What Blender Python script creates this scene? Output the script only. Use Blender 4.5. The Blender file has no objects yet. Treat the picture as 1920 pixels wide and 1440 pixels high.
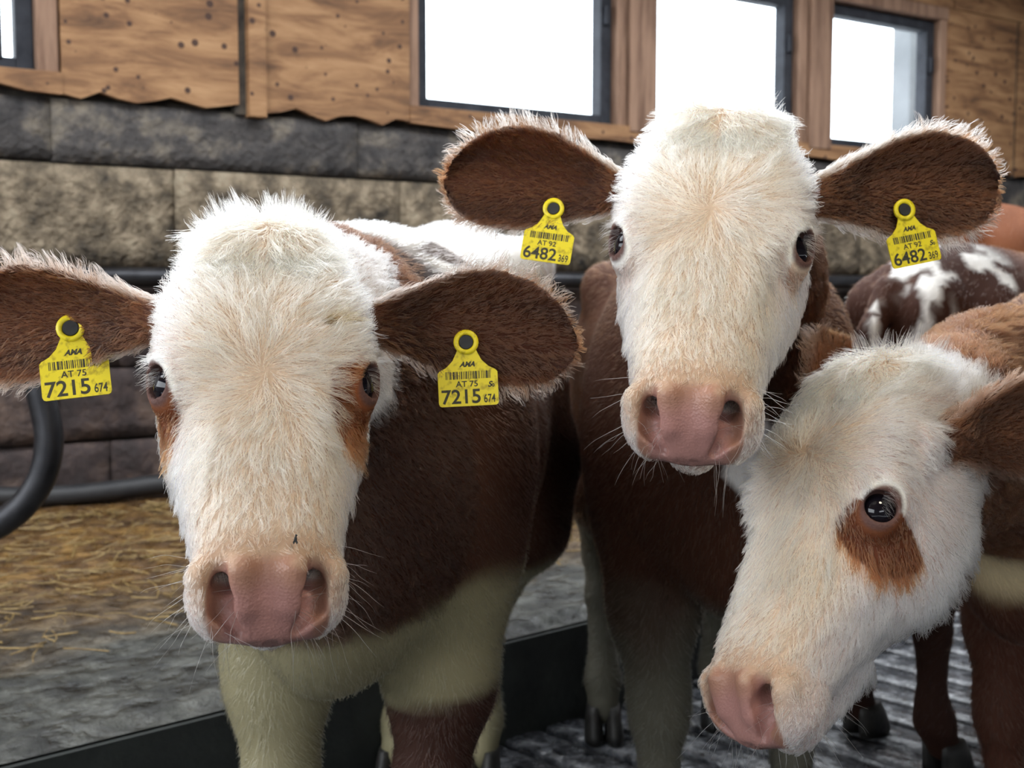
import bpy, bmesh, math, random
import numpy as np
from mathutils import Vector, Matrix, kdtree

rng = np.random.default_rng(7)
random.seed(7)
scene = bpy.context.scene
COL = scene.collection

# ------------------------------------------------------------------ camera
FPX = 2200.0                                   # focal length in pixels of the 1920 x 1440 frame
CAM_H = 0.95
PITCH = math.atan(172.0 / FPX)
cam_data = bpy.data.cameras.new('camera')
cam_data.sensor_width = 36.0
cam_data.lens = FPX / 1920.0 * 36.0
cam_data.clip_start = 0.05
cam_data.dof.use_dof = True
cam_data.dof.focus_distance = 1.06
cam_data.dof.aperture_fstop = 9.0
cam = bpy.data.objects.new('camera', cam_data)
COL.objects.link(cam)
cam.location = (0, 0, CAM_H)
cam.rotation_euler = (math.pi / 2 - PITCH, 0, 0)
scene.camera = cam
CAMP = np.array([0, 0, CAM_H])
FWD = np.array([0, math.cos(PITCH), -math.sin(PITCH)])
UPV = np.array([0, math.sin(PITCH), math.cos(PITCH)])
RGT = np.array([1.0, 0, 0])

def px(u, v, depth):
    """point seen at pixel (u, v), depth metres along the view axis"""
    return CAMP + depth * (FWD + RGT * (u - 960) / FPX - UPV * (v - 720) / FPX)

# ------------------------------------------------------------------ world, exposure
world = bpy.data.worlds.new('overcast_sky')
scene.world = world
world.use_nodes = True
bg = world.node_tree.nodes['Background']
bg.inputs['Color'].default_value = (0.90, 0.95, 1.0, 1)
bg.inputs['Strength'].default_value = 8.0
scene.view_settings.view_transform = 'Standard'
scene.view_settings.look = 'None'
scene.view_settings.gamma = 1.0
scene.view_settings.use_curve_mapping = False
scene.view_settings.exposure = -0.05
scene.cycles.max_bounces = 9
scene.cycles.diffuse_bounces = 3
scene.cycles.glossy_bounces = 3
scene.cycles.transmission_bounces = 8
scene.cycles.transparent_max_bounces = 6
scene.cycles.adaptive_threshold = 0.05
scene.cycles.caustics_reflective = False
scene.cycles.caustics_refractive = False
scene.cycles.sample_clamp_indirect = 6.0

# wall frame: t runs along the wall to the right, z up, o out of the wall into the barn
WA = math.radians(32.0)
WU = np.array([math.cos(WA), math.sin(WA), 0.0])
WN = np.array([math.sin(WA), -math.cos(WA), 0.0])
W0 = np.array([-1.27, 4.05, 0.0])
def wp(t, o, z):
    return W0 + WU * t + WN * o + np.array([0, 0, z])

def portal(name, t0, t1, z0, z1, o, facing):
    """light portal that fills an opening of the barn (helps the sky shine in)"""
    d = bpy.data.lights.new(name, 'AREA')
    d.shape = 'RECTANGLE'
    d.size, d.size_y = (t1 - t0), (z1 - z0)
    d.cycles.is_portal = True
    ob = bpy.data.objects.new(name, d)
    COL.objects.link(ob)
    c = wp((t0 + t1) / 2, o, (z0 + z1) / 2)
    n = Vector(WN * facing)
    x = Vector(WU * facing)
    # area light shines along -Z : local z = -n
    zax = -n
    yax = Vector((0, 0, 1))
    xax = yax.cross(zax)
    m = Matrix((xax, yax, zax)).transposed().to_4x4()
    m.translation = Vector(c)
    ob.matrix_world = m
    return ob

# ------------------------------------------------------------------ helpers: materials
def new_mat(name):
    m = bpy.data.materials.new(name)
    m.use_nodes = True
    nt = m.node_tree
    b = nt.nodes['Principled BSDF']
    return m, nt, b

def node(nt, kind, **kw):
    n = nt.nodes.new(kind)
    for k, v in kw.items():
        if k in n.inputs:
            n.inputs[k].default_value = v
        else:
            setattr(n, k, v)
    return n

def ramp(nt, fac, stops):
    r = nt.nodes.new('ShaderNodeValToRGB')
    el = r.color_ramp.elements
    while len(el) < len(stops):
        el.new(0.5)
    for e, (p, c) in zip(el, stops):
        e.position = p
        e.color = (*c, 1) if len(c) == 3 else c
    nt.links.new(fac, r.inputs['Fac'])
    return r

def noise_mat(name, stops, scale=5.0, detail=6.0, rough=0.8, stretch=(1, 1, 1), bump=0.3, bscale=None,
              rough_var=None, metallic=0.0, spec=0.5, dist=0.0, bdist=0.01):
    m, nt, b = new_mat(name)
    tc = node(nt, 'ShaderNodeTexCoord')
    mp = node(nt, 'ShaderNodeMapping')
    mp.inputs['Scale'].default_value = stretch
    nt.links.new(tc.outputs['Object'], mp.inputs['Vector'])
    nz = node(nt, 'ShaderNodeTexNoise', Scale=scale, Detail=detail, Distortion=dist)
    nz.inputs['Roughness'].default_value = 0.62
    nt.links.new(mp.outputs['Vector'], nz.inputs['Vector'])
    r = ramp(nt, nz.outputs['Fac'], stops)
    nt.links.new(r.outputs['Color'], b.inputs['Base Color'])
    b.inputs['Roughness'].default_value = rough
    b.inputs['Metallic'].default_value = metallic
    b.inputs['Specular IOR Level'].default_value = spec
    n2 = node(nt, 'ShaderNodeTexNoise', Scale=bscale or scale * 3, Detail=8.0)
    nt.links.new(mp.outputs['Vector'], n2.inputs['Vector'])
    if rough_var:
        rr = ramp(nt, n2.outputs['Fac'], [(0.35, (rough_var[0],) * 3), (0.65, (rough_var[1],) * 3)])
        nt.links.new(rr.outputs['Color'], b.inputs['Roughness'])
    if bump:
        bp = node(nt, 'ShaderNodeBump', Strength=bump, Distance=bdist)
        nt.links.new(n2.outputs['Fac'], bp.inputs['Height'])
        nt.links.new(bp.outputs['Normal'], b.inputs['Normal'])
    return m

# ------------------------------------------------------------------ helpers: objects
def link_mesh(name, verts, faces, mat, parent=None, smooth=False):
    me = bpy.data.meshes.new(name)
    me.from_pydata([tuple(map(float, v)) for v in verts], [], [tuple(map(int, f)) for f in faces])
    me.update()
    if mat:
        me.materials.append(mat)
    if smooth:
        me.polygons.foreach_set('use_smooth', [True] * len(me.polygons))
    ob = bpy.data.objects.new(name, me)
    COL.objects.link(ob)
    if parent is not None:
        ob.parent = parent
    return ob

def tag(o, label, cat, group=None):
    o['label'] = label
    o['category'] = cat
    if group:
        o['group'] = group
    return o

def structure(o, label=None):
    o['kind'] = 'structure'
    if label:
        o['label'] = label
    return o

def empty(name, loc):
    e = bpy.data.objects.new(name, None)
    e.empty_display_size = 0.1
    COL.objects.link(e)
    e.location = tuple(loc)
    return e

def keep_world(child, parent):
    child.parent = parent
    child.matrix_parent_inverse = Matrix.Translation(parent.location).inverted()

def box_geo(origin, ux, uy, uz, x0, x1, y0, y1, z0, z1):
    o, ux, uy, uz = map(np.asarray, (origin, ux, uy, uz))
    P = [o + ux * x + uy * y + uz * z for z in (z0, z1) for y in (y0, y1) for x in (x0, x1)]
    F = [(0, 2, 3, 1), (4, 5, 7, 6), (0, 1, 5, 4), (2, 6, 7, 3), (0, 4, 6, 2), (1, 3, 7, 5)]
    return P, F

Z3 = np.array([0, 0, 1.0])
def wall_box(name, t0, t1, o0, o1, z0, z1, mat, parent=None, bevel=0.0):
    # WU x WN points down, so order the axes for outward normals
    P, F = box_geo(W0, WU, -WN, Z3, t0, t1, -o1, -o0, z0, z1)
    ob = link_mesh(name, P, F, mat, parent)
    if bevel:
        m = ob.modifiers.new('bevel', 'BEVEL'); m.width = bevel; m.segments = 2
    return ob

def tube(name, pts, radii, mat, parent=None, sides=12, caps=True):
    pts = [np.asarray(p, float) for p in pts]
    if np.isscalar(radii):
        radii = [radii] * len(pts)
    V, Fc = [], []
    ref = np.array([0, 0, 1.0])
    prev = None
    for i, p in enumerate(pts):
        a = pts[max(i - 1, 0)]; b = pts[min(i + 1, len(pts) - 1)]
        d = b - a; d /= np.linalg.norm(d) + 1e-9
        if prev is None:
            r0 = ref if abs(d @ ref) < 0.9 else np.array([1.0, 0, 0])
            n1 = np.cross(d, r0)
        else:
            n1 = prev - d * (prev @ d)
        n1 /= np.linalg.norm(n1) + 1e-9
        prev = n1
        n2 = np.cross(d, n1)
        for k in range(sides):
            an = 2 * math.pi * k / sides
            V.append(p + radii[i] * (math.cos(an) * n1 + math.sin(an) * n2))
    for i in range(len(pts) - 1):
        for k in range(sides):
            k2 = (k + 1) % sides
            Fc.append((i * sides + k, i * sides + k2, (i + 1) * sides + k2, (i + 1) * sides + k))
    if caps:
        Fc.append(tuple(range(sides))[::-1])
        Fc.append(tuple((len(pts) - 1) * sides + k for k in range(sides)))
    return link_mesh(name, V, Fc, mat, parent, smooth=True)

def bez(pts, n=40):
    """Catmull-Rom through points"""
    P = [np.asarray(p, float) for p in pts]
    P = [2 * P[0] - P[1]] + P + [2 * P[-1] - P[-2]]
    out = []
    seg = len(P) - 3
    for s in range(seg):
        p0, p1, p2, p3 = P[s:s + 4]
        for k in range(n // seg):
            t = k / (n // seg)
            out.append(0.5 * ((2 * p1) + (-p0 + p2) * t + (2 * p0 - 5 * p1 + 4 * p2 - p3) * t * t + (-p0 + 3 * p1 - 3 * p2 + p3) * t ** 3))
    out.append(P[-2])
    return out

# value noise in numpy (fur pattern edges, rough stone)
def vnoise(P, scale, seed=0):
    Q = np.asarray(P, np.float64) * scale + seed * 17.31
    I = np.floor(Q).astype(np.int64); Fr = Q - I
    Fr = Fr * Fr * (3 - 2 * Fr)
    def h(i, j, k):
        n = (i * 374761393 + j * 668265263 + k * 1274126177 + seed * 974711) & 0xffffffff
        n = ((n ^ (n >> 13)) * 1274126177) & 0xffffffff
        return ((n ^ (n >> 16)) & 0xffff) / 65535.0
    r = 0
    for dx in (0, 1):
        for dy in (0, 1):
            for dz in (0, 1):
                wgt = (Fr[:, 0] if dx else 1 - Fr[:, 0]) * (Fr[:, 1] if dy else 1 - Fr[:, 1]) * (Fr[:, 2] if dz else 1 - Fr[:, 2])
                r = r + wgt * h(I[:, 0] + dx, I[:, 1] + dy, I[:, 2] + dz)
    return r * 2 - 1

def fnoise(P, scale, seed=0, octaves=3):
    r, amp = 0, 1.0
    for o in range(octaves):
        r = r + amp * vnoise(P, scale * 2 ** o, seed + o)
        amp *= 0.5
    return r / 1.75

def sstep(x, a, b):
    t = np.clip((x - a) / (b - a), 0, 1)
    return t * t * (3 - 2 * t)

# ================================================================== the barn
M_BOARD = noise_mat('old_spruce_boards', [(0.28, (0.065, 0.030, 0.013)), (0.44, (0.20, 0.098, 0.042)), (0.56, (0.31, 0.165, 0.074)), (0.72, (0.42, 0.245, 0.12))],
                    scale=3.0, detail=8, rough=0.75, stretch=(1.0, 1.0, 5.0), bump=0.25, bscale=22, dist=0.6)
def add_fly_spots(m, amount=0.62):
    nt = m.node_tree
    b = nt.nodes['Principled BSDF']
    src = b.inputs['Base Color'].links[0].from_socket
    tc = nt.nodes['Texture Coordinate']
    vo = node(nt, 'ShaderNodeTexVoronoi', Scale=16.0)
    vo.feature = 'F1'
    nt.links.new(tc.outputs['Object'], vo.inputs['Vector'])
    nz = node(nt, 'ShaderNodeTexNoise', Scale=3.0, Detail=3.0)
    nt.links.new(tc.outputs['Object'], nz.inputs['Vector'])
    mul = node(nt, 'ShaderNodeMath', operation='MULTIPLY_ADD')
    nt.links.new(nz.outputs['Fac'], mul.inputs[0]); mul.inputs[1].default_value = -0.30
    nt.links.new(vo.outputs['Distance'], mul.inputs[2])
    rr = ramp(nt, mul.outputs[0], [(0.0, (1, 1, 1)), (0.02, (0, 0, 0))])
    mix = node(nt, 'ShaderNodeMixRGB')
    mix.inputs['Color2'].default_value = (0.05, 0.022, 0.012, 1)
    nt.links.new(rr.outputs['Color'], mix.inputs['Fac'])
    nt.links.new(src, mix.inputs['Color1'])
    nt.links.new(mix.outputs['Color'], b.inputs['Base Color'])
add_fly_spots(M_BOARD)
M_POST = noise_mat('pale_post_wood', [(0.3, (0.11, 0.055, 0.032)), (0.6, (0.29, 0.175, 0.115))], scale=4, stretch=(6, 6, 0.6), rough=0.8, bump=0.2)
M_STONE = noise_mat('dirty_tan_stone', [(0.30, (0.028, 0.023, 0.018)), (0.47, (0.14, 0.108, 0.072)), (0.60, (0.28, 0.22, 0.15)), (0.75, (0.42, 0.36, 0.26))],
                    scale=11, detail=12, rough=0.92, bump=1.0, bscale=38, bdist=0.03)
M_STONED = noise_mat('dark_grey_stone', [(0.30, (0.018, 0.017, 0.018)), (0.50, (0.065, 0.058, 0.055)), (0.66, (0.19, 0.16, 0.125))],
                     scale=9, detail=12, rough=0.9, bump=1.0, bscale=34, bdist=0.02)  # darker course below the boards
M_STONEL = noise_mat('dark_lower_stone', [(0.30, (0.012, 0.009, 0.009)), (0.50, (0.042, 0.028, 0.026)), (0.70, (0.12, 0.08, 0.062))],
                     scale=8, detail=10, rough=0.85, bump=0.9, bscale=24, bdist=0.02)  # darker courses below the rail
M_MORTAR = noise_mat('dark_mortar', [(0.3, (0.02, 0.017, 0.015)), (0.7, (0.08, 0.065, 0.05))], scale=20, rough=0.95)
M_FRAME = noise_mat('dark_grey_window_metal', [(0.3, (0.014, 0.015, 0.020)), (0.7, (0.040, 0.043, 0.052))], scale=12, rough=0.7, bump=0.05, spec=0.25)
M_STEEL = noise_mat('black_steel_tube', [(0.3, (0.016, 0.016, 0.019)), (0.7, (0.05, 0.05, 0.055))], scale=9, rough=0.42, bump=0.1, metallic=0.6)
M_RUBBER = noise_mat('black_rubber_hose', [(0.3, (0.010, 0.010, 0.012)), (0.7, (0.03, 0.03, 0.032))], scale=9, rough=0.55, bump=0.1)
M_PLASTER = noise_mat('grey_plaster', [(0.3, (0.30, 0.30, 0.29)), (0.7, (0.45, 0.44, 0.42))], scale=3, rough=0.9)
M_CEIL = noise_mat('ceiling_planks', [(0.3, (0.16, 0.09, 0.045)), (0.7, (0.34, 0.21, 0.11))], scale=3, rough=0.85, stretch=(1, 8, 1))
M_SLAT = noise_mat('wet_concrete_slat', [(0.36, (0.012, 0.013, 0.016)), (0.52, (0.075, 0.078, 0.088)), (0.66, (0.24, 0.245, 0.26))],
                   scale=22, detail=6, rough=0.2, bump=0.8, bscale=30, rough_var=(0.04, 0.30), bdist=0.012, spec=0.9)
M_PIT = noise_mat('slurry_pit', [(0.3, (0.004, 0.004, 0.004)), (0.7, (0.010, 0.010, 0.009))], scale=8, rough=0.5)
M_KERB = noise_mat('dark_wet_kerb', [(0.3, (0.006, 0.008, 0.007)), (0.7, (0.022, 0.026, 0.022))], scale=9, rough=0.75, bump=0.5)
def muck_mat():
    m, nt, b = new_mat('trodden_bedding')
    tc = node(nt, 'ShaderNodeTexCoord')
    n1 = node(nt, 'ShaderNodeTexNoise', Scale=9.0, Detail=9.0)
    n1.inputs['Roughness'].default_value = 0.7
    nt.links.new(tc.outputs['Object'], n1.inputs['Vector'])
    grey = ramp(nt, n1.outputs['Fac'], [(0.36, (0.008, 0.008, 0.007)), (0.5, (0.034, 0.034, 0.028)), (0.66, (0.115, 0.115, 0.10))])
    gold = ramp(nt, n1.outputs['Fac'], [(0.33, (0.022, 0.011, 0.004)), (0.5, (0.10, 0.050, 0.014)), (0.66, (0.27, 0.155, 0.045))])
    # strawy towards the wall: the y axis of the platform mesh runs from kerb to wall
    sp = node(nt, 'ShaderNodeSeparateXYZ')
    nt.links.new(tc.outputs['Object'], sp.inputs[0])
    n2 = node(nt, 'ShaderNodeTexNoise', Scale=2.2, Detail=4.0)
    nt.links.new(tc.outputs['Object'], n2.inputs['Vector'])
    ma = node(nt, 'ShaderNodeMath', operation='MULTIPLY_ADD')
    nt.links.new(n2.outputs['Fac'], ma.inputs[0]); ma.inputs[1].default_value = 1.1
    nt.links.new(sp.outputs['Y'], ma.inputs[2])
    fac = ramp(nt, ma.outputs[0], [(0.0, (0, 0, 0)), (1.0, (1, 1, 1))])
    mr = node(nt, 'ShaderNodeMapRange')
    mr.inputs['From Min'].default_value = 0.85; mr.inputs['From Max'].default_value = 1.55
    nt.links.new(ma.outputs[0], mr.inputs['Value'])
    mix = node(nt, 'ShaderNodeMixRGB')
    nt.links.new(mr.outputs[0], mix.inputs['Fac'])
    nt.links.new(grey.outputs['Color'], mix.inputs['Color1']); nt.links.new(gold.outputs['Color'], mix.inputs['Color2'])
    nt.links.new(mix.outputs['Color'], b.inputs['Base Color'])
    n3 = node(nt, 'ShaderNodeTexNoise', Scale=24.0, Detail=8.0)
    nt.links.new(tc.outputs['Object'], n3.inputs['Vector'])
    rr = ramp(nt, n3.outputs['Fac'], [(0.40, (0.16,) * 3), (0.62, (0.75,) * 3)])
    nt.links.new(rr.outputs['Color'], b.inputs['Roughness'])
    bp = node(nt, 'ShaderNodeBump', Strength=1.0, Distance=0.03)
    nt.links.new(n3.outputs['Fac'], bp.inputs['Height']); nt.links.new(bp.outputs['Normal'], b.inputs['Normal'])
    return m
M_MUCK = muck_mat()
def glass_mat():
    m, nt, b = new_mat('window_glass')
    nt.nodes.remove(b)
    out = nt.nodes['Material Output']
    tr = node(nt, 'ShaderNodeBsdfTransparent'); tr.inputs['Color'].default_value = (0.93, 0.95, 0.96, 1)
    gl = node(nt, 'ShaderNodeBsdfGlossy'); gl.inputs['Roughness'].default_value = 0.05
    mx = node(nt, 'ShaderNodeMixShader'); mx.inputs['Fac'].default_value = 0.06
    nt.links.new(tr.outputs[0], mx.inputs[1]); nt.links.new(gl.outputs[0], mx.inputs[2]); nt.links.new(mx.outputs[0], out.inputs['Surface'])
    return m
M_GLASS = glass_mat()
M_SNOW = noise_mat('pale_yard', [(0.3, (0.55, 0.56, 0.58)), (0.7, (0.75, 0.76, 0.78))], scale=0.7, rough=0.9, bump=0)

# room extents in the wall frame
TL, TR = -3.6, 8.0            # left end, right end along the window wall
DEPTH = 7.6                   # how far the barn reaches towards the camera side
ZTOP = 2.75
Z_SILL, Z_HEAD = 1.67, 2.36
Z_BOARD = 1.60
TH = 0.16                     # wall thickness
WINS = [(-1.30, -0.325), (1.07, 2.02), (2.22, 3.10), (3.31, 4.12)]   # window openings incl. metal frames

# ---- window wall: mortar core with the window band, stone courses below, boards above
wall = link_mesh('wall_back', *box_geo(W0, WU, -WN, Z3, TL, TR, 0.06, 0.06 + TH, -0.05, Z_BOARD + 0.04), M_MORTAR)
structure(wall, 'stone and board barn wall with a row of windows')
def rough_block(name, t0, t1, z0, z1, o, mat, seed, nt_=14, nz_=6, amp=0.012):
    V, Fc = [], []
    ts = np.linspace(t0, t1, nt_); zs = np.linspace(z0, z1, nz_)
    P = np.array([wp(t, 0, z) for z in zs for t in ts])
    nz = fnoise(P, 9, seed) * amp + fnoise(P, 2.5, seed + 5) * amp
    for j, z in enumerate(zs):
        for i, t in enumerate(ts):
            e = 1.0 if (0 < i < nt_ - 1 and 0 < j < nz_ - 1) else -0.2
            V.append(wp(t, o + (nz[j * nt_ + i] if e > 0 else -0.010), z))
    for j in range(nz_ - 1):
        for i in range(nt_ - 1):
            a = j * nt_ + i
            Fc.append((a, a + 1, a + nt_ + 1, a + nt_))
    # back ring so that the block has depth
    ring = [i for i in range(nt_)] + [j * nt_ + nt_ - 1 for j in range(1, nz_)] + [(nz_ - 1) * nt_ + i for i in range(nt_ - 2, -1, -1)] + [j * nt_ for j in range(nz_ - 2, 0, -1)]
    base = len(V)
    for k in ring:
        V.append(np.asarray(V[k]) - WN * 0.06)
    n = len(ring)
    for k in range(n):
        k2 = (k + 1) % n
        Fc.append((ring[k2], ring[k], base + k, base + k2))
    return link_mesh(name, V, Fc, mat, wall, smooth=True)
r = random.Random(3)
for (z0, z1, L, mat, off, am) in ((1.385, 1.585, 1.05, M_STONED, 0.3, 0.016), (1.035, 1.375, 0.78, M_STONE, 0.0, 0.020),
                               (0.70, 0.965, 0.85, M_STONEL, 0.2, 0.016), (0.45, 0.69, 0.7, M_STONEL, 0.5, 0.016), (0.20, 0.44, 0.8, M_STONEL, 0.1, 0.016)):
    t = TL + off
    while t < TR - 0.1:
        l = L * r.uniform(0.85, 1.15)
        rough_block('stone_block', t, min(t + l, TR), z0 + r.uniform(-.004, .004), z1, r.uniform(-0.008, 0.008), mat, r.randrange(99), amp=am)
        t += l + r.uniform(0.002, 0.005)
# boards: wide panels between the windows, above and below them, with battens
def panel(t0, t1, z0, z1, o=0.0, mat=M_BOARD, name='board_panel', th=0.03, warp=0.012):
    n = 10
    V, Fc = [], []
    rr = random.Random(int(t0 * 100 + z0 * 1000))
    zb = [z0 + warp * (math.sin(i * 1.7 + t0 * 9) + rr.uniform(-.7, .7)) if z0 < 1.62 else z0 for i in range(n + 1)]
    for oo in (o + th, o):
        for i in range(n + 1):
            t = t0 + (t1 - t0) * i / n
            V.append(wp(t, oo - 0.06, zb[i])); V.append(wp(t, oo - 0.06, z1))
    m = 2 * (n + 1)
    for i in range(n):
        a = 2 * i
        Fc.append((a, a + 2, a + 3, a + 1))
        Fc.append((m + a, m + a + 1, m + a + 3, m + a + 2))
        Fc.append((a, m + a, m + a + 2, a + 2))
        Fc.append((a + 1, a + 3, m + a + 3, m + a + 1))
    Fc.append((0, 1, m + 1, m)); Fc.append((2 * n, m + 2 * n, m + 2 * n + 1, 2 * n + 1))
    return link_mesh(name, V, Fc, mat, wall)
O = 0.055
for (t0, t1) in ((TL, -1.36), (-0.25, 0.345), (0.445, 1.02), (4.17, 4.735), (4.765, 5.9), (5.93, TR)):
    panel(t0, t1, Z_BOARD, Z_HEAD + 0.06, O)
panel(1.02, 4.17, Z_BOARD - 0.005, Z_SILL - 0.005, O + 0.004, warp=0.008)        # board under the windows
panel(-1.36, -0.25, Z_BOARD, Z_SILL - 0.005, O + 0.004)
for (t0, t1) in ((TL, -0.30), (-0.30, 1.02), (1.02, 3.2), (3.2, 4.2), (4.21, TR)):
    panel(t0, t1, Z_HEAD + 0.065, ZTOP, O)                           # boards above
wall_box('batten', 0.375, 0.44, 0.0, 0.05, Z_BOARD - 0.03, ZTOP, M_BOARD, wall, 0.004)
wall_box('dark_joint', 0.335, 0.38, -0.04, 0.012, Z_BOARD - 0.02, ZTOP, M_MORTAR, wall)
wall_box('dark_joint', 4.737, 4.763, -0.04, 0.012, Z_BOARD - 0.02, ZTOP, M_MORTAR, wall)
for (t0, t1, z0) in ((TL, -1.37, 1.62), (-0.255, 1.0, 1.62), (4.175, TR, 1.62), (-1.37, -0.255, Z_HEAD + .07), (1.0, 4.175, Z_HEAD + .07)):
    wall_box('backing_board', t0, t1, -0.14, -0.07, z0, ZTOP, M_MORTAR, wall)
# ---- windows
def window(n, t0, t1):
    f = 0.055
    e = empty(f'window_{n}', wp((t0 + t1) / 2, 0, Z_SILL))
    structure(e, 'barn window with a dark metal frame and bright overcast light behind')
    parts = []
    for (a, b, c, d) in ((t0, t0 + f, Z_SILL, Z_HEAD), (t1 - f, t1, Z_SILL, Z_HEAD), (t0 + f, t1 - f, Z_SILL, Z_SILL + f * 0.7), (t0 + f, t1 - f, Z_HEAD - f, Z_HEAD)):
        parts.append(wall_box('window_frame', a, b, -0.10, -0.03, c, d, M_FRAME, None, 0.004))
    parts.append(wall_box('pane', t0 + f * 0.6, t1 - f * 0.6, -0.072, -0.066, Z_SILL + f * 0.5, Z_HEAD - f * 0.6, M_GLASS))
    parts.append(wall_box('sill', t0 - 0.02, t1 + 0.02, -0.12, 0.012, Z_SILL - 0.03, Z_SILL, M_FRAME, None, 0.004))
    hinge = wall_box('handle', t1 - f * 0.75, t1 - f * 0.35, -0.03, -0.012, Z_SILL + 0.42, Z_SILL + 0.50, M_FRAME, None, 0.003)
    parts.append(hinge)
    if n == 1:
        parts.append(wall_box('sash', t1 - 0.19, t1 - 0.095, -0.065, -0.02, Z_SILL + 0.03, Z_HEAD - 0.03, M_FRAME, None, 0.004))
    for p in parts:
        keep_world(p, e)
    portal('window_daylight', t0, t1, Z_SILL, Z_HEAD, -0.2, 1)
for i, (a, b) in enumerate(WINS):
    window(i + 1, a, b)
# wooden posts and jambs between the windows
k = 0
for (t0, t1) in ((1.00, 1.068), (2.024, 2.075), (2.078, 2.218), (3.104, 3.155), (3.158, 3.306), (4.122, 4.175), (-1.37, -1.302), (-0.323, -0.255)):
    k += 1
    wall_box('window_post', t0, t1, -0.12, 0.035 if t1 - t0 > 0.1 else 0.012, Z_SILL - 0.03, Z_HEAD + 0.05, M_POST, wall, 0.005)
wall_box('window_head', 1.0, 4.175, -0.12, 0.02, Z_HEAD + 0.002, Z_HEAD + 0.07, M_POST, wall, 0.005)
wall_box('window_head', -1.37, -0.255, -0.12, 0.02, Z_HEAD + 0.002, Z_HEAD + 0.07, M_POST, wall, 0.005)

# ---- other walls, ceiling (unseen; their openings are placed and sized for the light they let in)
def plain_wall(name, t0, t1, o0, o1, z0, z1, mat=M_PLASTER):
    return structure(wall_box(name, t0, t1, o0, o1, z0, z1, mat), 'plain plastered barn wall')
EL = [-0.5, 2.6]   # gate opening in the left wall: o range
wl = empty('wall_left', wp(TL, 0, 0)); structure(wl, 'plastered barn wall with an unseen hatch sized for the side light')
for (o0, o1, z0, z1) in ((-0.2, 0.4, 0, ZTOP), (5.0, DEPTH, 0, ZTOP), (0.4, 5.0, 2.45, ZTOP), (0.4, 5.0, 0, 1.15)):  # unseen hatch, sill raised to keep side light off the bodies
    keep_world(wall_box('wall_section', TL - 0.16, TL, o0, o1, z0, z1, M_PLASTER), wl)
wf = empty('wall_front', wp(0, DEPTH, 0)); structure(wf, 'plastered barn wall with an unseen opening sized for the front light')
FG = (-3.3, -0.8)  # unseen opening, narrowed and raised to tune the front light
for (t0, t1, z0, z1) in ((TL, FG[0], 0, ZTOP), (FG[1], TR, 0, ZTOP), (FG[0], FG[1], 2.5, ZTOP), (FG[0], FG[1], 0, 1.8)):
    keep_world(wall_box('wall_section', t0, t1, DEPTH, DEPTH + 0.16, z0, z1, M_PLASTER), wf)
plain_wall('wall_right', TR, TR + 0.16, -0.2, DEPTH, 0, ZTOP)
SKY = (-2.8, 4.6, 0.9, 2.2)     # unseen ceiling opening added to light the wall and backs
ceil = empty('ceiling', wp(0, 0, ZTOP)); structure(ceil, 'low boarded barn ceiling with an added opening for top light')
for (t0, t1, o0, o1) in ((TL - .2, TR + .2, -.25, SKY[2]), (TL - .2, TR + .2, SKY[3], DEPTH + .2), (TL - .2, SKY[0], SKY[2], SKY[3]), (SKY[1], TR + .2, SKY[2], SKY[3])):
    keep_world(wall_box('ceiling_section', t0, t1, o0, o1, ZTOP, ZTOP + 0.12, M_CEIL), ceil)
def portal_top():
    d = bpy.data.lights.new('added_top_daylight', 'AREA'); d.shape = 'RECTANGLE'; d.size, d.size_y = SKY[1] - SKY[0], SKY[3] - SKY[2]
    d.cycles.is_portal = True
    ob = bpy.data.objects.new('added_top_daylight', d); COL.objects.link(ob)
    m = Matrix((Vector(WU), Vector(-WN), Vector((0, 0, 1)))).transposed().to_4x4(); m.translation = Vector(wp((SKY[0] + SKY[1]) / 2, (SKY[2] + SKY[3]) / 2, ZTOP + .1)); ob.matrix_world = m
portal_top()
portal('front_fill_daylight', FG[0], FG[1], 1.8, 2.5, DEPTH + 0.1, -1)
def portal_side():
    d = bpy.data.lights.new('side_fill_daylight', 'AREA'); d.shape = 'RECTANGLE'; d.size, d.size_y = 4.6, 1.3
    d.cycles.is_portal = True
    ob = bpy.data.objects.new('side_fill_daylight', d); COL.objects.link(ob)
    zax = -Vector(WU); yax = Vector((0, 0, 1)); xax = yax.cross(zax)
    m = Matrix((xax, yax, zax)).transposed().to_4x4(); m.translation = Vector(wp(TL - 0.05, 2.7, 1.8)); ob.matrix_world = m
portal_side()
structure(wall_box('ground', TL - 30, TR + 30, -30, 45, -0.6, -0.55, M_SNOW), 'pale yard outside the barn')

# ---- slatted floor in front of the platform
KO = None
kerb_pt = np.array([0.022, 2.468, 0.0])           # a point on the foot of the kerb
KA = math.radians(40.0)
KU = np.array([math.cos(KA), math.sin(KA), 0.0]); KN = np.array([math.sin(KA), -math.cos(KA), 0.0])   # along the kerb, out of it
KERB_O = float((kerb_pt - W0) @ WN)              # its distance from the wall there
KERB_T = float((kerb_pt - W0) @ WU)
def kerb_o(t):
    return KERB_O - math.tan(KA - WA) * (t - KERB_T)
floor = structure(wall_box('floor', TL, TR, 0.3, DEPTH, -0.5, -0.16, M_PIT), 'wet slatted concrete floor over a dark pit')
SA = math.radians(-46.0)
SU = np.array([math.cos(SA), math.sin(SA), 0]); SV = np.array([-math.sin(SA), math.cos(SA), 0])
PITCH_S, GAP = 0.117, 0.024
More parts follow.
